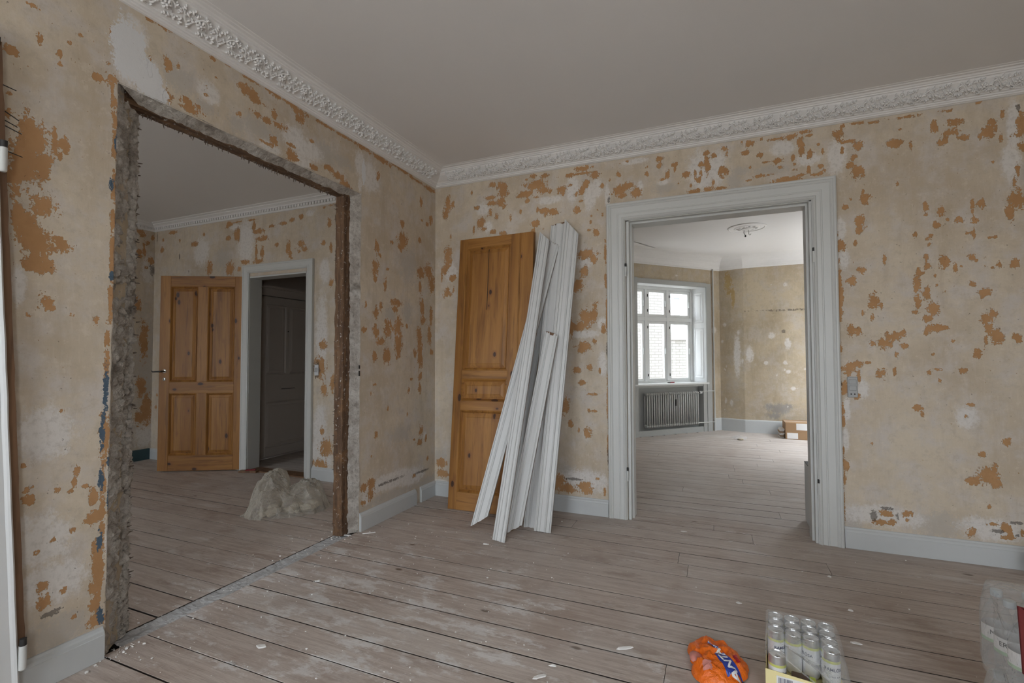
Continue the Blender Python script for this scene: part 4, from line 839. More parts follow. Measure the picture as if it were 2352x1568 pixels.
# ------------------------------------------------------------------ neighbouring house outside
fac = tag(empty('neighbouring_house', M=WM @ Matrix.Translation((0, 4.2, 0))), 'pale brick house seen through the far window', 'building')
fw = (4.62, 5.62, 1.78, 3.00)
mb = MB(); mb.box(-5, fw[0], 0, .3, -4, 9); mb.box(fw[1], 11, 0, .3, -4, 9); mb.box(fw[0], fw[1], 0, .3, -4, fw[2]); mb.box(fw[0], fw[1], 0, .3, fw[3], 9); mb.build('brick_wall', M_brick, fac)
WI = (WM @ Matrix.Translation((0, 4.2, 0))).inverted(); MB().box(9.2, 9.6, -6, 12, -4, 5.6, M=WI).build('unseen_sky_blocker', M_brick, fac)  # unseen brick slab added to keep low sky out of the far room's side window
fwd = MB(); a, b, c, d = fw
fwd.box(a, a+.16, .04, .12, c, d); fwd.box(b-.16, b, .04, .12, c, d); fwd.box(a, b, .04, .12, d-.17, d); fwd.box(a, b, .04, .12, c, c+.10); fwd.box(a+.40, a+.60, .04, .12, c, d)
f_ = fwd.build('window', M_winp, fac)
for q in (a+.16, a+.60): MB().box(q, q+.24, .07, .09, c+.10, d-.17).build('pane', M_pane, f_)
MB().box(a-.05, b+.05, -.10, .12, c-.09, c).build('window_ledge', M_winp, fac)
# ------------------------------------------------------------------ switches
sw = tag(empty('switch_socket_plate', (3.124, 0, 1.022)), 'grey switch and socket plate beside the right door casing', 'switch')
MB().cbox(-.028, .028, -.011, 0, -.066, .066, .004).build('plate', M_plate, sw)
for z in (.034, -.006): MB().cbox(-.021, .021, -.015, -.010, z-.016, z+.016, .003).box(-.006, -.003, -.0156, -.0148, z-.012, z+.014).build('rocker', M_plate, sw)
for x in (-.009, .010): MB().lathe([(0, 0), (.0042, 0), (.0042, .001), (0, .001)], 10, Matrix.Translation((x, -.0112, -.044)) @ Matrix.Rotation(R(90), 4, 'X')).build('socket_hole', M_black, sw)
s2 = tag(empty('light_switch', (-1.385, 0, 1.095)), 'pale light switch beside the doorway of the left room', 'switch')
MB().cbox(-.026, .026, -.012, 0, -.055, .055, .004).build('plate', M_platel, s2); MB().cbox(-.018, .018, -.017, -.011, -.022, .022, .003).build('rocker', M_plate, s2)
# ------------------------------------------------------------------ door frame pulled loose at the left edge
tr7 = empty('trim_7', kind='structure')
ye = lambda z: -2.770-.052*z
def slant(x0, x1, w_, off, z0, z1, seg=24, jag=.0):
    rings = []
    for i in range(seg+1):
        z = lerp(z0, z1, i/seg); y = ye(z)+off+noise.noise(Vector((z*14, off*9, 0)))*jag; rings.append([(x0, y-w_, z), (x1, y-w_, z), (x1, y, z), (x0, y, z)])
    return MB().loft(rings)
slant(.004, .030, .16, 0.006, .14, 2.33, 40, .004).build('raw_timber', M_raw, tr7)
rings = []
for i in range(25):
    z = lerp(.001, 2.36, i/24); y = ye(z)-.020+noise.noise(Vector((z*20, 0, 4)))*.0025
    rings.append([(.028+t, y-wd, z) for wd, t in ((0, 0), (.001, .022), (.008, .030), (.014, .026), (.020, .020), (.060, .018), (.064, .023), (.100, .022), (.130, .030), (.138, .028), (.14, 0))])
MB().loft(rings).build('casing_board', M_board, tr7)
for z in (1.98, .24):
    h = hinge(.060, ye(z)-.010, z-.03, tr7, .011, .085)
for z, dz, L in ((2.185, -.01, .045), (2.10, -.03, .05), (2.065, -.02, .045), (2.045, -.02, .055), (1.955, -.012, .055)):
    p = Vector((.022, ye(z)-.006, z)); MB().tube([p, p+Vector((.012, L, dz))], [.0022, .0016], 6).build('nail', M_dark, tr7)
MB().box(.005, .030, ye(2.345)-.06, ye(2.345)+.004, 2.315, 2.345).build('charred_block', M_dark, tr7)
# ------------------------------------------------------------------ pine door leaf leaning on the back wall
b0 = Vector((.309, -.301, .0)); b1 = Vector((.285, -.050, 2.232)); zx = (b1-b0).normalized(); xx = Vector((1, 0, 0)); xx = (xx-zx*xx.dot(zx)).normalized(); yy = zx.cross(xx)
LM = Matrix((xx, yy, zx)).transposed().to_4x4(); LM.translation = b0+Vector((0, 0, .002))
ld = tag(empty('door_leaf', M=LM), 'tall bare pine panelled door leaf leaning in the corner behind the white boards', 'door')
LW, LH = .682, 2.25
sA, sB = .075, .485
sts = [(0, sA, 0, LH), (sB, .560, 0, LH)]
rls = [(sA, sB, 0, .14), (sA, sB, .79, .865), (sA, sB, 1.045, 1.115), (sA, sB, LH-.085, LH)]
cel = [(sA, sB, .14, .79), (sA, sB, .865, 1.045), (sA, sB, 1.115, LH-.085)]
panel_door(ld, LW, LH, .038, sts, rls, cel, M_pine_v, M_pine_h)
MB().cbox(.572, LW, -.002, .038, 0, LH, .002).build('rebated_stile', M_pine_v, ld)
MB().cbox(.559, .574, -.006, .02, 0, LH, .004).build('edge_bead', M_pine_v, ld)
MB().box(.279, .2825, .0018, .0045, 1.62, LH-.11).build('split_crack', M_black, ld)
# ------------------------------------------------------------------ stripped door casings leaning beside it
PROF_A = [(0, .010), (.006, .022), (.07, .024), (.11, .028), (.15, .026), (.17, .018), (.19, .022), (.30, .023), (.33, .023), (.345, .016), (.36, .016), (.58, .016), (.60, .021), (.64, .024), (.68, .021), (.70, .014), (.72, .018), (.88, .019), (.90, .014), (.92, .021), (.96, .023), (.994, .020), (1, .008)]
def board(name, label, B, T, W, top=(0, 0), bot=(0, 0), th=1.0, flip=False, bow=0., mats=(None, None), jag=0, rollz=0., seg=26):
    """B, T: middle of the face at foot and head; top/bot: (left, right) end offsets along the length, making the mitres"""
    B, T = Vector(B), Vector(T); z = (T-B); L = z.length; z.normalize()
    n = Vector((math.sin(rollz), -math.cos(rollz), 0)); n = (n-z*n.dot(z)).normalized(); y = -n; x = y.cross(z)
    M = Matrix((x, y, z)).transposed().to_4x4(); M.translation = B; r = tag(empty(name, M=M), label, 'board', 'stripped door casings leaning on the wall')
    prof = [(1-a, t) for a, t in reversed(PROF_A)] if flip else PROF_A
    ts = [i/(seg-1) for i in range(seg)]; rg = random.Random(name+label)
    jt = [rg.uniform(-jag, jag) for _ in prof]; jb = [rg.uniform(-.4*jag, .4*jag) for _ in prof]
    def P(a, h, t, e=0):
        z0 = lerp(bot[0], bot[1], a)+jb[e]; z1 = L+lerp(top[0], top[1], a)+jt[e]; return ((a-.5)*W, (.018-h*th*.8)-bow*math.sin(math.pi*t), lerp(z0, z1, t))
    MB().loft([[P(a, h, t, i) for i, (a, h) in enumerate(prof)] for t in ts], closed=False, caps=False).build('painted_face', mats[0] or M_board, r)
    back = [(0, .010), (0, -.0), (1, -.0), (1, .008)]
    if flip: back = [(0, .008), (0, 0), (1, 0), (1, .010)]
    MB().loft([[P(a, h, t, 0 if a == 0 else len(prof)-1) for a, h in back] for t in ts], closed=False, caps=False).build('raw_back', M_raw, r)
    for t in (0, 1):
        ring = [P(a, h, t, i) for i, (a, h) in enumerate(prof)]+[P(1, 0, t, len(prof)-1), P(0, 0, t, 0)]
        MB().add(ring, [tuple(range(len(ring)))]).build('cut_end', M_raw, r)
    return r
board('casing_length', 'white casing board standing furthest forward with a square-cut foot', (.978, -.778, .004), (1.075, -.098, 2.19), .090, (.035, -.045), (.004, -.004), 1.1, False, -.004)
board('casing_length', 'white casing board with a long pointed mitred foot in front of the pine door', (.750, -.612, .052), (1.138, -.070, 2.13), .108, (.02, -.02), (-.052, .052), 1.05, True, -.004, jag=.006)
board('casing_length', 'narrow grey board mostly hidden behind the foremost white board', (.925, -.455, .0), (1.090, -.040, 2.16), .085, (.0, -.03), (0, 0), .9, False, 0, (M_base, None))
board('casing_length', 'wide grey moulded board with a splintered top behind the other boards', (1.085, -.452, .0), (1.168, -.036, 2.285), .118, (-.01, .012), (0, 0), 1.0, True, 0, jag=.012)
board('casing_length', 'rightmost white casing board with a mitred top standing beside the doorway', (1.187, -.500, .002), (1.292, -.074, 2.245), .120, (.062, -.066), (0, 0), 1.15, False, .0, rollz=.12)
board('casing_length', 'shorter broken white casing board leaning over the other boards', (1.018, -.612, .034), (1.186, -.275, 1.395), .104, (.010, -.012), (-.040, .040), 1.0, True, .0, jag=.012)
# ------------------------------------------------------------------ grey offcut behind the right jamb
oc = tag(empty('panel_offcut', (2.93, .30, 0)), 'low grey painted panel standing behind the right door jamb', 'panel')
MB().cbox(-.012, .010, -.04, .20, 0, .43, .002).build('panel_face', M_base, oc); MB().box(-.013, .011, -.041, .201, .43, .436).build('dark_top_edge', M_dark, oc)
# ------------------------------------------------------------------ bag of rubble in the left room
def ridged(x, y, s, seed=0):
    return 1-abs(noise.noise(Vector((x*s, y*s, seed))))*2
bag = tag(empty('rubble_bag', (-.87, -.80, 0)), 'slumped cloudy plastic sack of rubble on the floor of the left room', 'bag')
e1 = Vector((.66, .75, 0)).normalized(); e2 = Vector((-e1.y, e1.x, 0))
def bag_h(s, t):
    """s along the front edge -1..1, t front -1 .. back 1"""
    def dome(cs, ct, rs, rt, h, p=.55): return h*max(0, 1-((s-cs)/rs)**2-((t-ct)/rt)**2)**p
    return max(dome(-.36, .25, .46, .75, .225, .5), dome(.45, .0, .55, .9, .135), dome(-.45, -.35, .5, .6, .125), dome(.05, -.25, .75, .7, .085))
rings = []; NS, NT = 120, 70
for i in range(NS+1):
    a = 2*math.pi*i/NS; row = []
    for j in range(NT+1):
        r = j/NT; s = r*math.cos(a); t = r*math.sin(a)
        k = 1+.10*noise.noise(Vector((math.cos(a)*2.2, math.sin(a)*2.2, 5)))
        ws = s+.10*noise.noise(Vector((s*3, t*3, 31))); wt = t+.12*noise.noise(Vector((s*3, t*3, 41)))
        h = (bag_h(ws, wt)+bag_h(ws+.05, wt)+bag_h(ws-.05, wt)+bag_h(ws, wt+.06))/4; sc_ = .35+min(1., h/.15)
        rd = (ridged(ws*1.3+.5*wt, wt*.8, 2.6, 1)*.026+ridged(ws+.9*wt, wt-.6*ws, 5.5, 2)*.022+ridged(ws, wt, 11, 3)*.011+ridged(ws-wt, wt, 22, 4)*.005)*sc_
        edge = max(0, 1-r**7); z = max(.002, (h+.030+rd)*edge)
        p = e1*(s*.325*k+.03*noise.noise(Vector((s*5, t*5, 9))))+e2*(t*.25*k+.03*noise.noise(Vector((s*5, t*5, 19)))); row.append((p.x, p.y, z))
    rings.append(row)
MB().loft(rings, closed=False, caps=False).build('plastic_sack', M_bag, bag, smooth='all')
rg = random.Random(5)
for k in range(14):
    s = rg.uniform(-.7, .8); t = rg.uniform(-.75, .1); p = Vector((-.87, -.80, 0))+e1*s*.27+e2*t*.2
    o = empty('rubble_chunk', p); q = rg.uniform(.025, .055)
    tag(o, 'lump of broken plaster inside the cloudy plastic sack', 'rubble', 'plaster lumps in the sack')
    MB().blob((0, 0, q*.6), (q*1.2, q*.9, q*.62), Matrix.Rotation(rg.uniform(0, 6), 4, 'Z'), 7, 4, .6, seed=k).build('lump', M_rubble, o)
# ------------------------------------------------------------------ far room: box, leaflets, litter
cx = tag(empty('cardboard_box', (3.245, 4.46, 0)), 'closed brown cardboard box with white labels on the far room floor', 'box')
MB().cbox(0, .62, 0, .36, 0, .245, .003).build('carton', M_card, cx); MB().box(0, .62, .17, .19, .2452, .2462).build('tape', M_paper, cx)
MB().box(.14, .32, -.0025, .0, .14, .235).build('label', M_paper, cx); MB().box(.02, .16, -.0025, .0, .01, .095).build('label', M_paper, cx); MB().box(.28, .312, -.0032, -.0024, .15, .19).build('printed_code', M_navy, cx)
rg = random.Random(9)
for k in range(7):
    o = tag(empty('folded_carton', (3.185+rg.uniform(-.008, .008), 4.56, .001+k*.019)), 'flat folded carton stacked at the left end of the brown box', 'carton', 'folded cartons by the brown box')
    MB().cbox(0, .052, 0, .25, 0, .018, .001).build('sheet', M_card if k % 3 == 1 else M_paper, o)
lt = tag(empty('litter_clump', (2.63, 4.10, 0)), 'small dark clump of rubbish on the bright far room floor', 'litter')
MB().blob((0, 0, .014), (.045, .022, .014), None, 8, 5, .6, seed=3).build('dark_scrap', M_rubble, lt)
MB().blob((-.03, .04, .03), (.10, .06, .035), None, 10, 6, .5, seed=5).build('crumpled_film', M_film, lt)
# ------------------------------------------------------------------ drink cans in their torn pack
can0 = None; CX, CY = 2.532, -1.414; ax = Vector((.0581, -.0059)); ay = Vector((-.0046, -.0583))
left_cans = {0: (0, 1, 2, 5), 1: (0, 1, 2), 2: (0, 1, 2), 3: (0, 1, 2, 3)}
cn = ['leftmost', 'second', 'third', 'rightmost']; rn = ['at the far end', 'second from the back', 'third from the back', 'fourth from the back', '', 'standing alone at the front']
def make_can():
    r = empty('drink_can')
    MB().lathe([(0, .004), (.020, .004), (.0225, 0), (.0285, .010), (.029, .014), (.029, .121), (.0286, .126), (.0275, .134), (.0272, .139)], 24).build('can_body', M_can, r, smooth=True)
    MB().lathe([(.0272, .139), (.0277, .1445), (.0268, .146), (.0255, .1445), (.0248, .1415), (0, .1405)], 24).build('can_lid', M_silver, r, smooth=True)
    MB().blob((0, -.006, .1425), (.007, .0115, .0012), None, 10, 4).build('ring_pull', M_silver, r, smooth=True)
    return r
def wrap_text(txt, size, rad, z, name, mat, parent, ang):
    me = text_mesh(txt, size, 0., size*.018)
    for v in me.vertices:
        a = v.co.x/rad; v.co = Vector((math.sin(a)*(rad+.0005), -math.cos(a)*(rad+.0005), z+v.co.y))
    me.materials.clear(); me.materials.append(mat)
    o = bpy.data.objects.new(name, me); link(o, parent); o.rotation_euler.z = ang; return o
can0 = make_can(); l0 = wrap_text('RAML\u00d6SA', .0150, .029, .088, 'lettering', M_navy, can0, 0); l1 = wrap_text('CITRUS  33 cl', 0.0065, .029, .064, 'small_lettering', M_navy, can0, 0)
firstc = True
angs = {(0, 5): .28, (2, 2): -1.05, (3, 3): .25}
for c_, rows in left_cans.items():
    for r_ in rows:
        if firstc: o = can0; firstc = False
        else: o = copy_tree(can0)
        p = Vector((CX, CY))+ax*c_+ay*r_
        o.location = (p.x, p.y, .004); o.rotation_euler.z = R(-4.5)+angs.get((c_, r_), random.uniform(-3, 3))
        last = r_ == rows[-1]
        tag(o, f'drink can {rn[r_]} of the {cn[c_]} row in the yellow tray', 'can', 'drink cans in the torn pack')
PK = Matrix((Vector((ax.x, ax.y, 0)).normalized(), -Vector((ay.x, ay.y, 0)).normalized(), Vector((0, 0, 1)))).transposed().to_4x4(); PK.translation = Vector((CX, CY, 0))
tray = tag(empty('can_tray', M=PK), 'pale yellow cardboard tray under the drink cans with a barcode', 'tray')
tx0, tx1, ty0, ty1 = -.0325, .2055, -.325, .0325
MB().box(tx0, tx1, ty0, ty1, .0005, .003).build('tray_base', M_yellow, tray)
def wallp(pts, name, mat=M_yellow): MB().loft([[Vector(p) for p in pts], [Vector(p)+Vector((0, .002, 0)) for p in pts]]).build(name, mat, tray)
wallp([(tx0, ty0, .003), (tx1, ty0, .003), (tx1, ty0, .075), (.16, ty0, .095), (tx0, ty0, .104)], 'tray_front')
MB().loft([[(tx0, ty0, .003), (tx0, ty1, .003), (tx0, ty1, .05), (tx0, -.15, .05), (tx0, -.26, .070), (tx0, ty0, .104)], [(tx0-.002, ty0, .003), (tx0-.002, ty1, .003), (tx0-.002, ty1, .05), (tx0-.002, -.15, .05), (tx0-.002, -.26, .070), (tx0-.002, ty0, .104)]]).build('tray_side', M_yellow, tray)
MB().box(tx1, tx1+.002, ty0, ty1, .003, .05).build('tray_side', M_yellow, tray); MB().box(tx0, tx1, ty1, ty1+.002, .003, .05).build('tray_back', M_yellow, tray)
bl = MB().box(.0, .11, ty0-.0016, ty0-.0004, .02, .090).build('barcode_label', M_paper, tray)
mb = MB(); x = .006; rg = random.Random(2)
while x < .05: wd = rg.choice((.0008, .0012, .002)); mb.box(x, x+wd, ty0-.0022, ty0-.0015, .045, .085); x += wd+rg.choice((.0008, .0012, .0018))
mb.build('barcode', M_navy, bl)
bx = tag(empty('printed_carton', M=PK @ Matrix.Translation((.075, -.27, .004))), 'small brown, green and lime carton lying in the gap of the can tray', 'carton')
MB().cbox(-.03, .025, -.03, .03, 0, .070, .003).build('brown_side', plain('brown_print', (.10, .055, .03), .5), bx); MB().box(.0255, .0265, -.03, .03, .0, .068).build('green_side', plain('green_print', (.10, .34, .04), .5), bx); MB().box(.027, .045, -.028, .028, .0, .066).build('lime_side', M_lime, bx)
# shrink film: over the tops, down the right side and torn open at the front
film = tag(empty('shrink_film', M=PK), 'clear torn shrink film stretched over the drink cans', 'film')
rings = []
for i in range(41):
    s = i/40; y = lerp(.036, -.33, s); row = []
    tear = max(0, (s-.55)/.45)                      # film slides down to the right towards the torn mouth
    x_start = lerp(-.036, -.036+.20*tear**1.2, 1) if s > .55 else -.036
    for j in range(37):
        q = j/36
        if q < .12: x = x_start; z = lerp(.02 if s < .5 else lerp(.02, .148, min(1, (s-.5)*6)), .150, q/.12)
        elif q < .62: u = (q-.12)/.5; x = lerp(x_start, .208, u); z = .1505-.030*tear*u-.10*tear**2*(.3+.7*u)
        else: u = (q-.62)/.38; x = .208+.022*math.sin(u*2.5)+.03*tear*u; z = lerp(.1505-.030*tear-.10*tear**2, .003, u)
        w_ = noise.noise(Vector((x*22, y*16, z*20)))*.0035+ridged(x+y*.6, z+y, 16, 2)*.0035*(.3+tear)
        row.append((x+(w_ if q > .62 or q < .12 else 0), y+w_*.5, max(.002, z+abs(w_)*.9)))
    rings.append(row)
MB().loft(rings, closed=False, caps=False).build('film_sheet', M_wrap, film, smooth='all')
MB().tube([(.0, -.283, .150), (.03, -.30, .142), (.08, -.318, .118), (.14, -.328, .085), (.20, -.333, .05), (.235, -.338, .02)], [.0014, .0022, .0028, .0026, .002, .0015], 6).build('film_fold', M_film, film, smooth=True)
# ------------------------------------------------------------------ orange wrapper
ow = tag(empty('orange_wrapper', (2.305, -1.615, 0)), 'crumpled orange plastic multipack wrapper with a blue printed patch on the floor', 'wrapper')
def ow_r(a): return .122*(1+.15*math.cos(2*(a-1.75))+.08*math.sin(3*a+1)+.07*noise.noise(Vector((math.cos(a)*2, math.sin(a)*2, 3)))*2)
def ow_h(x, y):
    a = math.atan2(y, x); r = min(1, math.hypot(x, y)/ow_r(a)); base = .060*max(0, 1-r**4)**.6
    return base*(1+.18*noise.noise(Vector((x*14, y*14, 1))))+(.016*ridged(x+.5*y, y-.3*x, 13, 4)+.009*ridged(x*1.3, y, 30, 6)-.016)*(.35 if math.hypot(x-.038, y+.052) < .05 else 1.)*min(1, (1-r)*6)*1.0+.003
rings = []
for i in range(91):
    a = 2*math.pi*i/90; row = []
    for j in range(41):
        r = j/40*ow_r(a); x, y = r*math.cos(a), r*math.sin(a); z = max(.0015, ow_h(x, y))
        d = math.hypot(x+.074, y+.030)
        row.append((x, y, z-(.030*max(0, 1-(d/.034)**2)**.5 if d < .034 else 0)))
    rings.append(row)
MB().loft(rings, closed=False, caps=False).build('film_shell', M_orange, ow, smooth='all')
def drape(mesh_pts, faces, name, mat, lift=.0022, parent=ow):
    me = bpy.data.meshes.new(name); me.from_pydata([(x, y, max(.002, ow_h(x, y))+lift) for x, y in mesh_pts], [], faces); me.materials.append(mat)
    o = bpy.data.objects.new(name, me); link(o, parent); return o
def grid_patch(c, ang, L, Wd, name, mat, lift, n=14, shear=.0, irr=.0):
    pts = []; fs = []; ca, sa = math.cos(ang), math.sin(ang)
    for i in range(n+1):
        for j in range(n+1):
            u = (i/n-.5)*L; v = (j/n-.5)*Wd*(1+shear*(i/n-.5))+irr*nz(i*.7, j*.9)
            pts.append((c[0]+u*ca-v*sa, c[1]+u*sa+v*ca))
    for i in range(n):
        for j in range(n): a_ = i*(n+1)+j; fs.append((a_, a_+n+1, a_+n+2, a_+1))
    return drape(pts, fs, name, mat, lift)
def drape_text(txt, size, c, ang, name, mat, parent, lift):
    me = text_mesh(txt, size, 0., size*.028); bm = bmesh.new(); bm.from_mesh(me); bmesh.ops.triangulate(bm, faces=bm.faces[:]); bmesh.ops.subdivide_edges(bm, edges=[e for e in bm.edges if e.calc_length() > size*.25], cuts=2, use_grid_fill=True); bm.to_mesh(me); bm.free()
    ca, sa = math.cos(ang), math.sin(ang)
    for v in me.vertices:
        x, y = c[0]+v.co.x*ca-v.co.y*sa, c[1]+v.co.x*sa+v.co.y*ca; v.co = Vector((x, y, max(.002, ow_h(x, y))+lift))
    me.materials.clear(); me.materials.append(mat); o = bpy.data.objects.new(name, me); link(o, parent); return o
TA = R(127)
bp = grid_patch((.038, -.052), TA, .092, .054, 'blue_patch', M_blue, .0030, shear=-.45)
drape_text('ANTA', .046, (.040, -.052), TA, 'lettering', M_wprint, bp, .0055)
bp2 = grid_patch((-.012, .030), R(165), .040, .014, 'blue_patch', M_blue, .0030, 8); drape_text('FANTA', .0125, (-.012, .030), R(165), 'lettering', M_wprint, bp2, .0045)
grid_patch((-.03, -.098), R(100), .035, .030, 'inner_foil', M_pink, .004, 8, irr=.008)
MB().blob((-.074, -.030, .036), (.026, .034, .014), None, 12, 6, .2, seed=1).build('inner_foil', M_pink, ow, smooth='all')
grid_patch((.072, -.02), R(-50), .03, .018, 'red_print', M_red, .0035, 8, irr=.005)
# ------------------------------------------------------------------ shrink-wrapped bottles at the right edge
def make_bottle():
    r = empty('water_bottle')
    prof = [(a*.93, b*.93) for a, b in [(0, .008), (.024, .006), (.032, 0), (.0375, .006), (.039, .016), (.039, .05), (.0375, .055), (.039, .06), (.0375, .068), (.039, .075), (.0385, .080), (.0385, .150), (.039, .152), (.0375, .165), (.034, .182), (.026, .205), (.017, .222), (.0135, .232), (.0135, .240)]]
    MB().lathe(prof, 24).build('bottle_body', M_bottle, r, smooth=True)
    MB().lathe([(.0140, .221), (.0145, .223), (.0145, .237), (.013, .240), (0, .240)], 18).build('bottle_cap', plain('clear_cap', (.48, .53, .55), .2) if 'clear_cap' not in bpy.data.materials else bpy.data.materials['clear_cap'], r, smooth=True)
    MB().lathe([(.0368, .088), (.0368, .135)], 28).build('paper_label', M_paper, r, smooth=True)
    MB().lathe([(.0371, .088), (.0371, .098)], 28).build('green_band', plain('pale_green_print', (.42, .58, .38), .6) if 'pale_green_print' not in bpy.data.materials else bpy.data.materials['pale_green_print'], r, smooth=True)
    return r
bot0 = make_bottle()
botN = copy_tree(bot0); wrap_text('NA', 0.0185, .0371, .118, 'lettering', M_black, botN, 0)
botE = copy_tree(bot0); wrap_text('ER', 0.0185, .0371, .118, 'lettering', M_black, botE, 0)
BX, BY = 3.112, -1.728
used = set()
lay = ['lower', 'upper']; rown = ['back', 'middle', 'front']; coln = ['left', 'middle', 'right']
protos = {'p': [bot0, True], 'N': [botN, True], 'E': [botE, True]}
def put_bottle(kind, loc, rz, label, group):
    pr = protos[kind]
    if pr[1]: o = pr[0]; pr[1] = False
    else: o = copy_tree(pr[0])
    o.location = loc; o.rotation_euler.z = rz; tag(o, label, 'bottle', group)
for L in (0, 1):
    for c_ in range(2):
        for r_ in range(3):
            kind = 'N' if c_ == 0 and r_ == 0 else ('E' if c_ == 0 and r_ == 1 else 'p')
            put_bottle(kind, (BX+c_*.0745, BY-r_*.0745, .004+L*.252), {'N': -.50, 'E': -.85}.get(kind, 1.+c_+r_),
                       f'water bottle at {rown[r_]} {"left" if c_ == 0 else "right"} of the {lay[L]} shrink-wrapped pack', 'shrink-wrapped water bottles')
def wrap(name, label, x0, x1, y0, y1, z0, z1, seed, top=.02):
    r = tag(empty(name, ((x0+x1)/2, (y0+y1)/2, z0)), label, 'film'); rings = []; hx_, hy_ = (x1-x0)/2, (y1-y0)/2
    for i in range(31):
        t = i/30; z = t*(z1-z0); pinch = 1-.16*(max(0, (t-.55)/.45))**2.0-.05*math.exp(-(t/.08)**2); row = []
        for j in range(64):
            a = 2*math.pi*j/64; c_, s_ = math.cos(a), math.sin(a); n_ = 5.
            k = (abs(c_)**n_+abs(s_)**n_)**(-1/n_); x, y = c_*k*hx_*pinch, s_*k*hy_*pinch
            q = ridged(x*1., z+y, 9, seed)*.006+ridged(y+x, z*.7, 21, seed+1)*.0035
            row.append((x*(1+q), y*(1+q), z+noise.noise(Vector((x*9, y*9, seed)))*.006*t))
        rings.append(row)
    for k in (.75, .4, .05):
        row = []
        for j in range(64):
            x, y, z = rings[30][j]; row.append((x*k, y*k, (z1-z0)+top*(1-k)*.3+ridged(x*k, y*k, 16, seed+3)*.012-.008))
        rings.append(row)
    MB().loft(rings, True, False).build('film_skin', M_wrap, r, smooth='all'); return r
wrap('bottle_wrap', 'clear shrink film round the lower pack of water bottles at the right edge', BX-.042, BX+.117, BY-.193, BY+.042, .001, .246, 3)
wrap('bottle_wrap', 'clear shrink film with a loose corner round the upper pack of water bottles', BX-.042, BX+.117, BY-.193, BY+.042, .250, .515, 7)
# a further pack against the baseboard
for r_ in range(2):
    put_bottle('p', (3.915+r_*.082, -.215, .003), .5, f'clear water bottle by the right baseboard, {"left" if r_ == 0 else "right"} of its wrapped pair', 'water bottles by the baseboard')
wrap('bottle_wrap', 'clear shrink film round the bottles standing by the right baseboard', 3.868, 4.045, -.262, -.168, .001, .275, 11)
# red pack on top of a stack of cartons
cr = tag(empty('carton_stack_base', (3.24, -2.12, 0)), 'plain brown carton carrying the red pack at the right edge', 'carton'); cr.name = 'carton'
MB().cbox(-.13, .13, -.13, .10, 0, .40, .003).build('carton_body', M_card, cr)
rt = tag(empty('red_tray', (3.032, -2.03, .402)), 'dark red cardboard tray of red cans at the right edge', 'tray')
MB().loft([[(.0, 0, .170), (.006, 0, .0), (.30, 0, 0), (.30, 0, .12)], [(.0, -.006, .170), (.006, -.006, .0), (.30, -.006, 0), (.30, -.006, .12)]]).build('tray_back', M_redc, rt)
MB().loft([[(0, 0, .170), (.006, 0, 0), (.006, -.2, 0), (0, -.2, .170)], [(.004, 0, .170), (.010, 0, 0), (.010, -.2, 0), (.004, -.2, .170)]]).build('tray_side', M_redc, rt); MB().box(.006, .30, -.2, 0, 0, .003).build('tray_base', M_redc, rt)
rc0 = None
for c_ in range(3):
    for r_ in range(2):
        if rc0 is None:
            rc0 = o = empty('red_can'); MB().lathe([(0, .003), (.026, .003), (.030, .012), (.031, .02), (.031, .195), (.028, .208), (.026, .215), (.024, .211), (0, .209)], 20).build('can_body', M_red, o, smooth=True); MB().blob((0, 0, .211), (.012, .007, .0015), None, 8, 4).build('ring_pull', M_silver, o)
        else: o = copy_tree(rc0)
        o.location = (3.069+c_*.063, -2.068-r_*.063, .406); tag(o, f'red can, {coln[c_]} column, {"back" if r_ == 0 else "front"} row, in the dark red tray', 'can', 'red cans in the dark red tray')
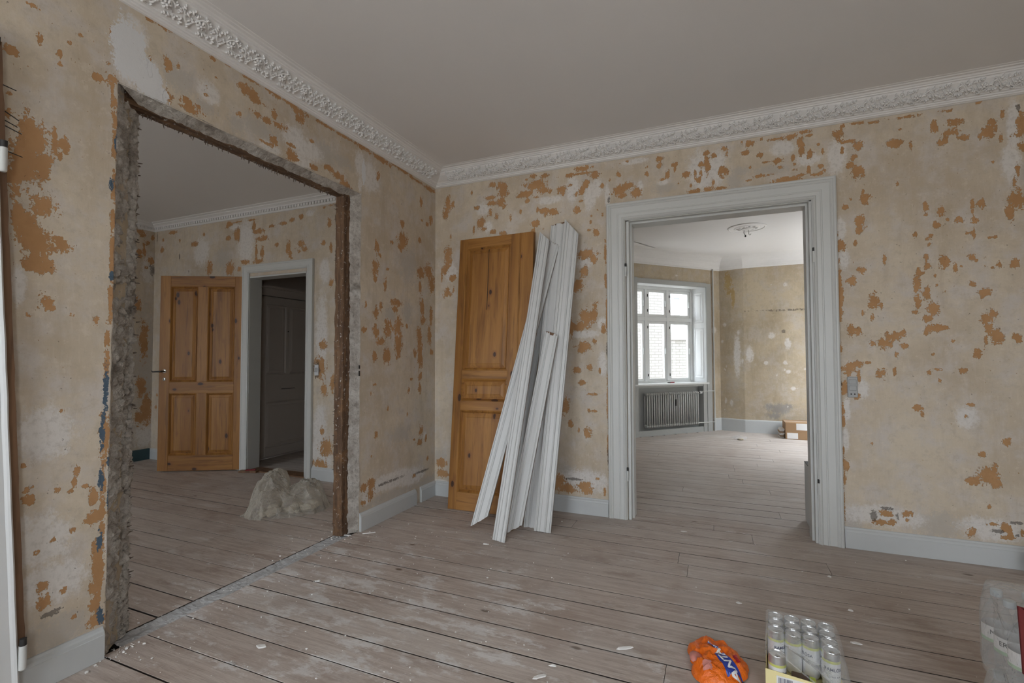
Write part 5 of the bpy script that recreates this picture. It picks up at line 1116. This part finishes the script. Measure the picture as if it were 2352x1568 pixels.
# ------------------------------------------------------------------ flakes and crumbs on the floor
def flake(x, y, L, Wd, ang, label):
    o = tag(empty('plaster_flake', (x, y, .0018)), label, 'flake', 'plaster flakes on the floor'); o.rotation_euler.z = ang; rg = random.Random(int(x*999+y*777)); n = 8; a = []; 
    for k in range(n):
        t = 2*math.pi*k/n; a.append((math.cos(t)*L/2*rg.uniform(.7, 1.1), math.sin(t)*Wd/2*rg.uniform(.6, 1.2)))
    MB().loft([[(p, q, 0) for p, q in a], [(p*.85, q*.85, rg.uniform(.002, .005)) for p, q in a]]).build('chip', M_flake, o)
for x, y, L, Wd, a, lb in ((1.952, -1.638, .085, .022, .55, 'long white flake on the boards left of the orange wrapper'), (2.849, -1.223, .05, .016, -.05, 'white flake on the boards right of the drink cans'), (1.685, -1.944, .07, .022, .8, 'white flake at the bottom edge of the view'),
        (1.711, -1.862, .035, .014, .3, 'small white flake near the bottom edge of the view'), (.085, -.985, .10, .012, .75, 'thin white sliver beside the left baseboard end'), (-.03, -1.075, .08, .015, .3, 'white sliver at the foot of the timber post'),
        (2.407, -1.042, .03, .02, 0, 'small round flake on the boards behind the drink cans'), (2.88, -.537, .025, .018, 0, 'small flake near the right baseboard'), (2.094, -.115, .05, .015, .1, 'pale flake in front of the doorway threshold'), (.304, -1.669, .04, .02, .4, 'white flake on the dusty boards near the opening'),
        (.535, -2.216, .05, .03, .2, 'white flake in the dust at the lower left'), (2.899, -.916, .028, .02, 0, 'small flake midway to the right baseboard'), (2.725, -1.157, .02, .014, 0, 'tiny white flake just behind the can pack'), (.92, -.85, .05, .012, .2, 'thin white sliver beside the foot of the foremost board')):
    flake(x, y, L, Wd, a, lb)
mb = MB(); rg = random.Random(77)
for k in range(520):
    if k < 170: x, y = rg.uniform(.05, 1.6), rg.uniform(-2.5, -.7)
    elif k < 300: x, y = rg.uniform(-.35, .25), rg.uniform(-2.5, -.9)
    elif k < 360: x, y = rg.gauss(.02, .05), -2.48+rg.gauss(0, .06)
    elif k < 400: x, y = rg.gauss(-.06, .06), -1.12+rg.gauss(0, .05)
    else: x, y = rg.uniform(-.2, 4), rg.uniform(-2.4, -.05)
    q = .0012+.0036*rg.random()**3 if k < 300 or k >= 400 else .0015+.005*rg.random()**3
    mb.blob((x, y, .001+q*.5), (q*1.3, q, q*.7), Matrix.Rotation(rg.uniform(0, 6), 4, 'Z'), 5, 3, .5, seed=k)
o = mb.build('plaster_crumbs', M_flake, None, kind='stuff'); o['label'] = 'scattered white plaster crumbs over the floorboards'; o['category'] = 'debris'
rd = tag(empty('wood_offcut', (-2.28, -.045, 0)), 'reddish brown wood offcut at the foot of the left room doorway', 'offcut'); MB().cbox(-.10, .10, -.03, .03, 0, .022, .003, M=Matrix.Rotation(.3, 4, 'Z')).build('offcut_block', M_raw, rd); MB().cbox(-.03, .07, -.02, .02, .0222, .032, .002, M=Matrix.Rotation(.7, 4, 'Z')).build('offcut_splinter', M_redc, rd)
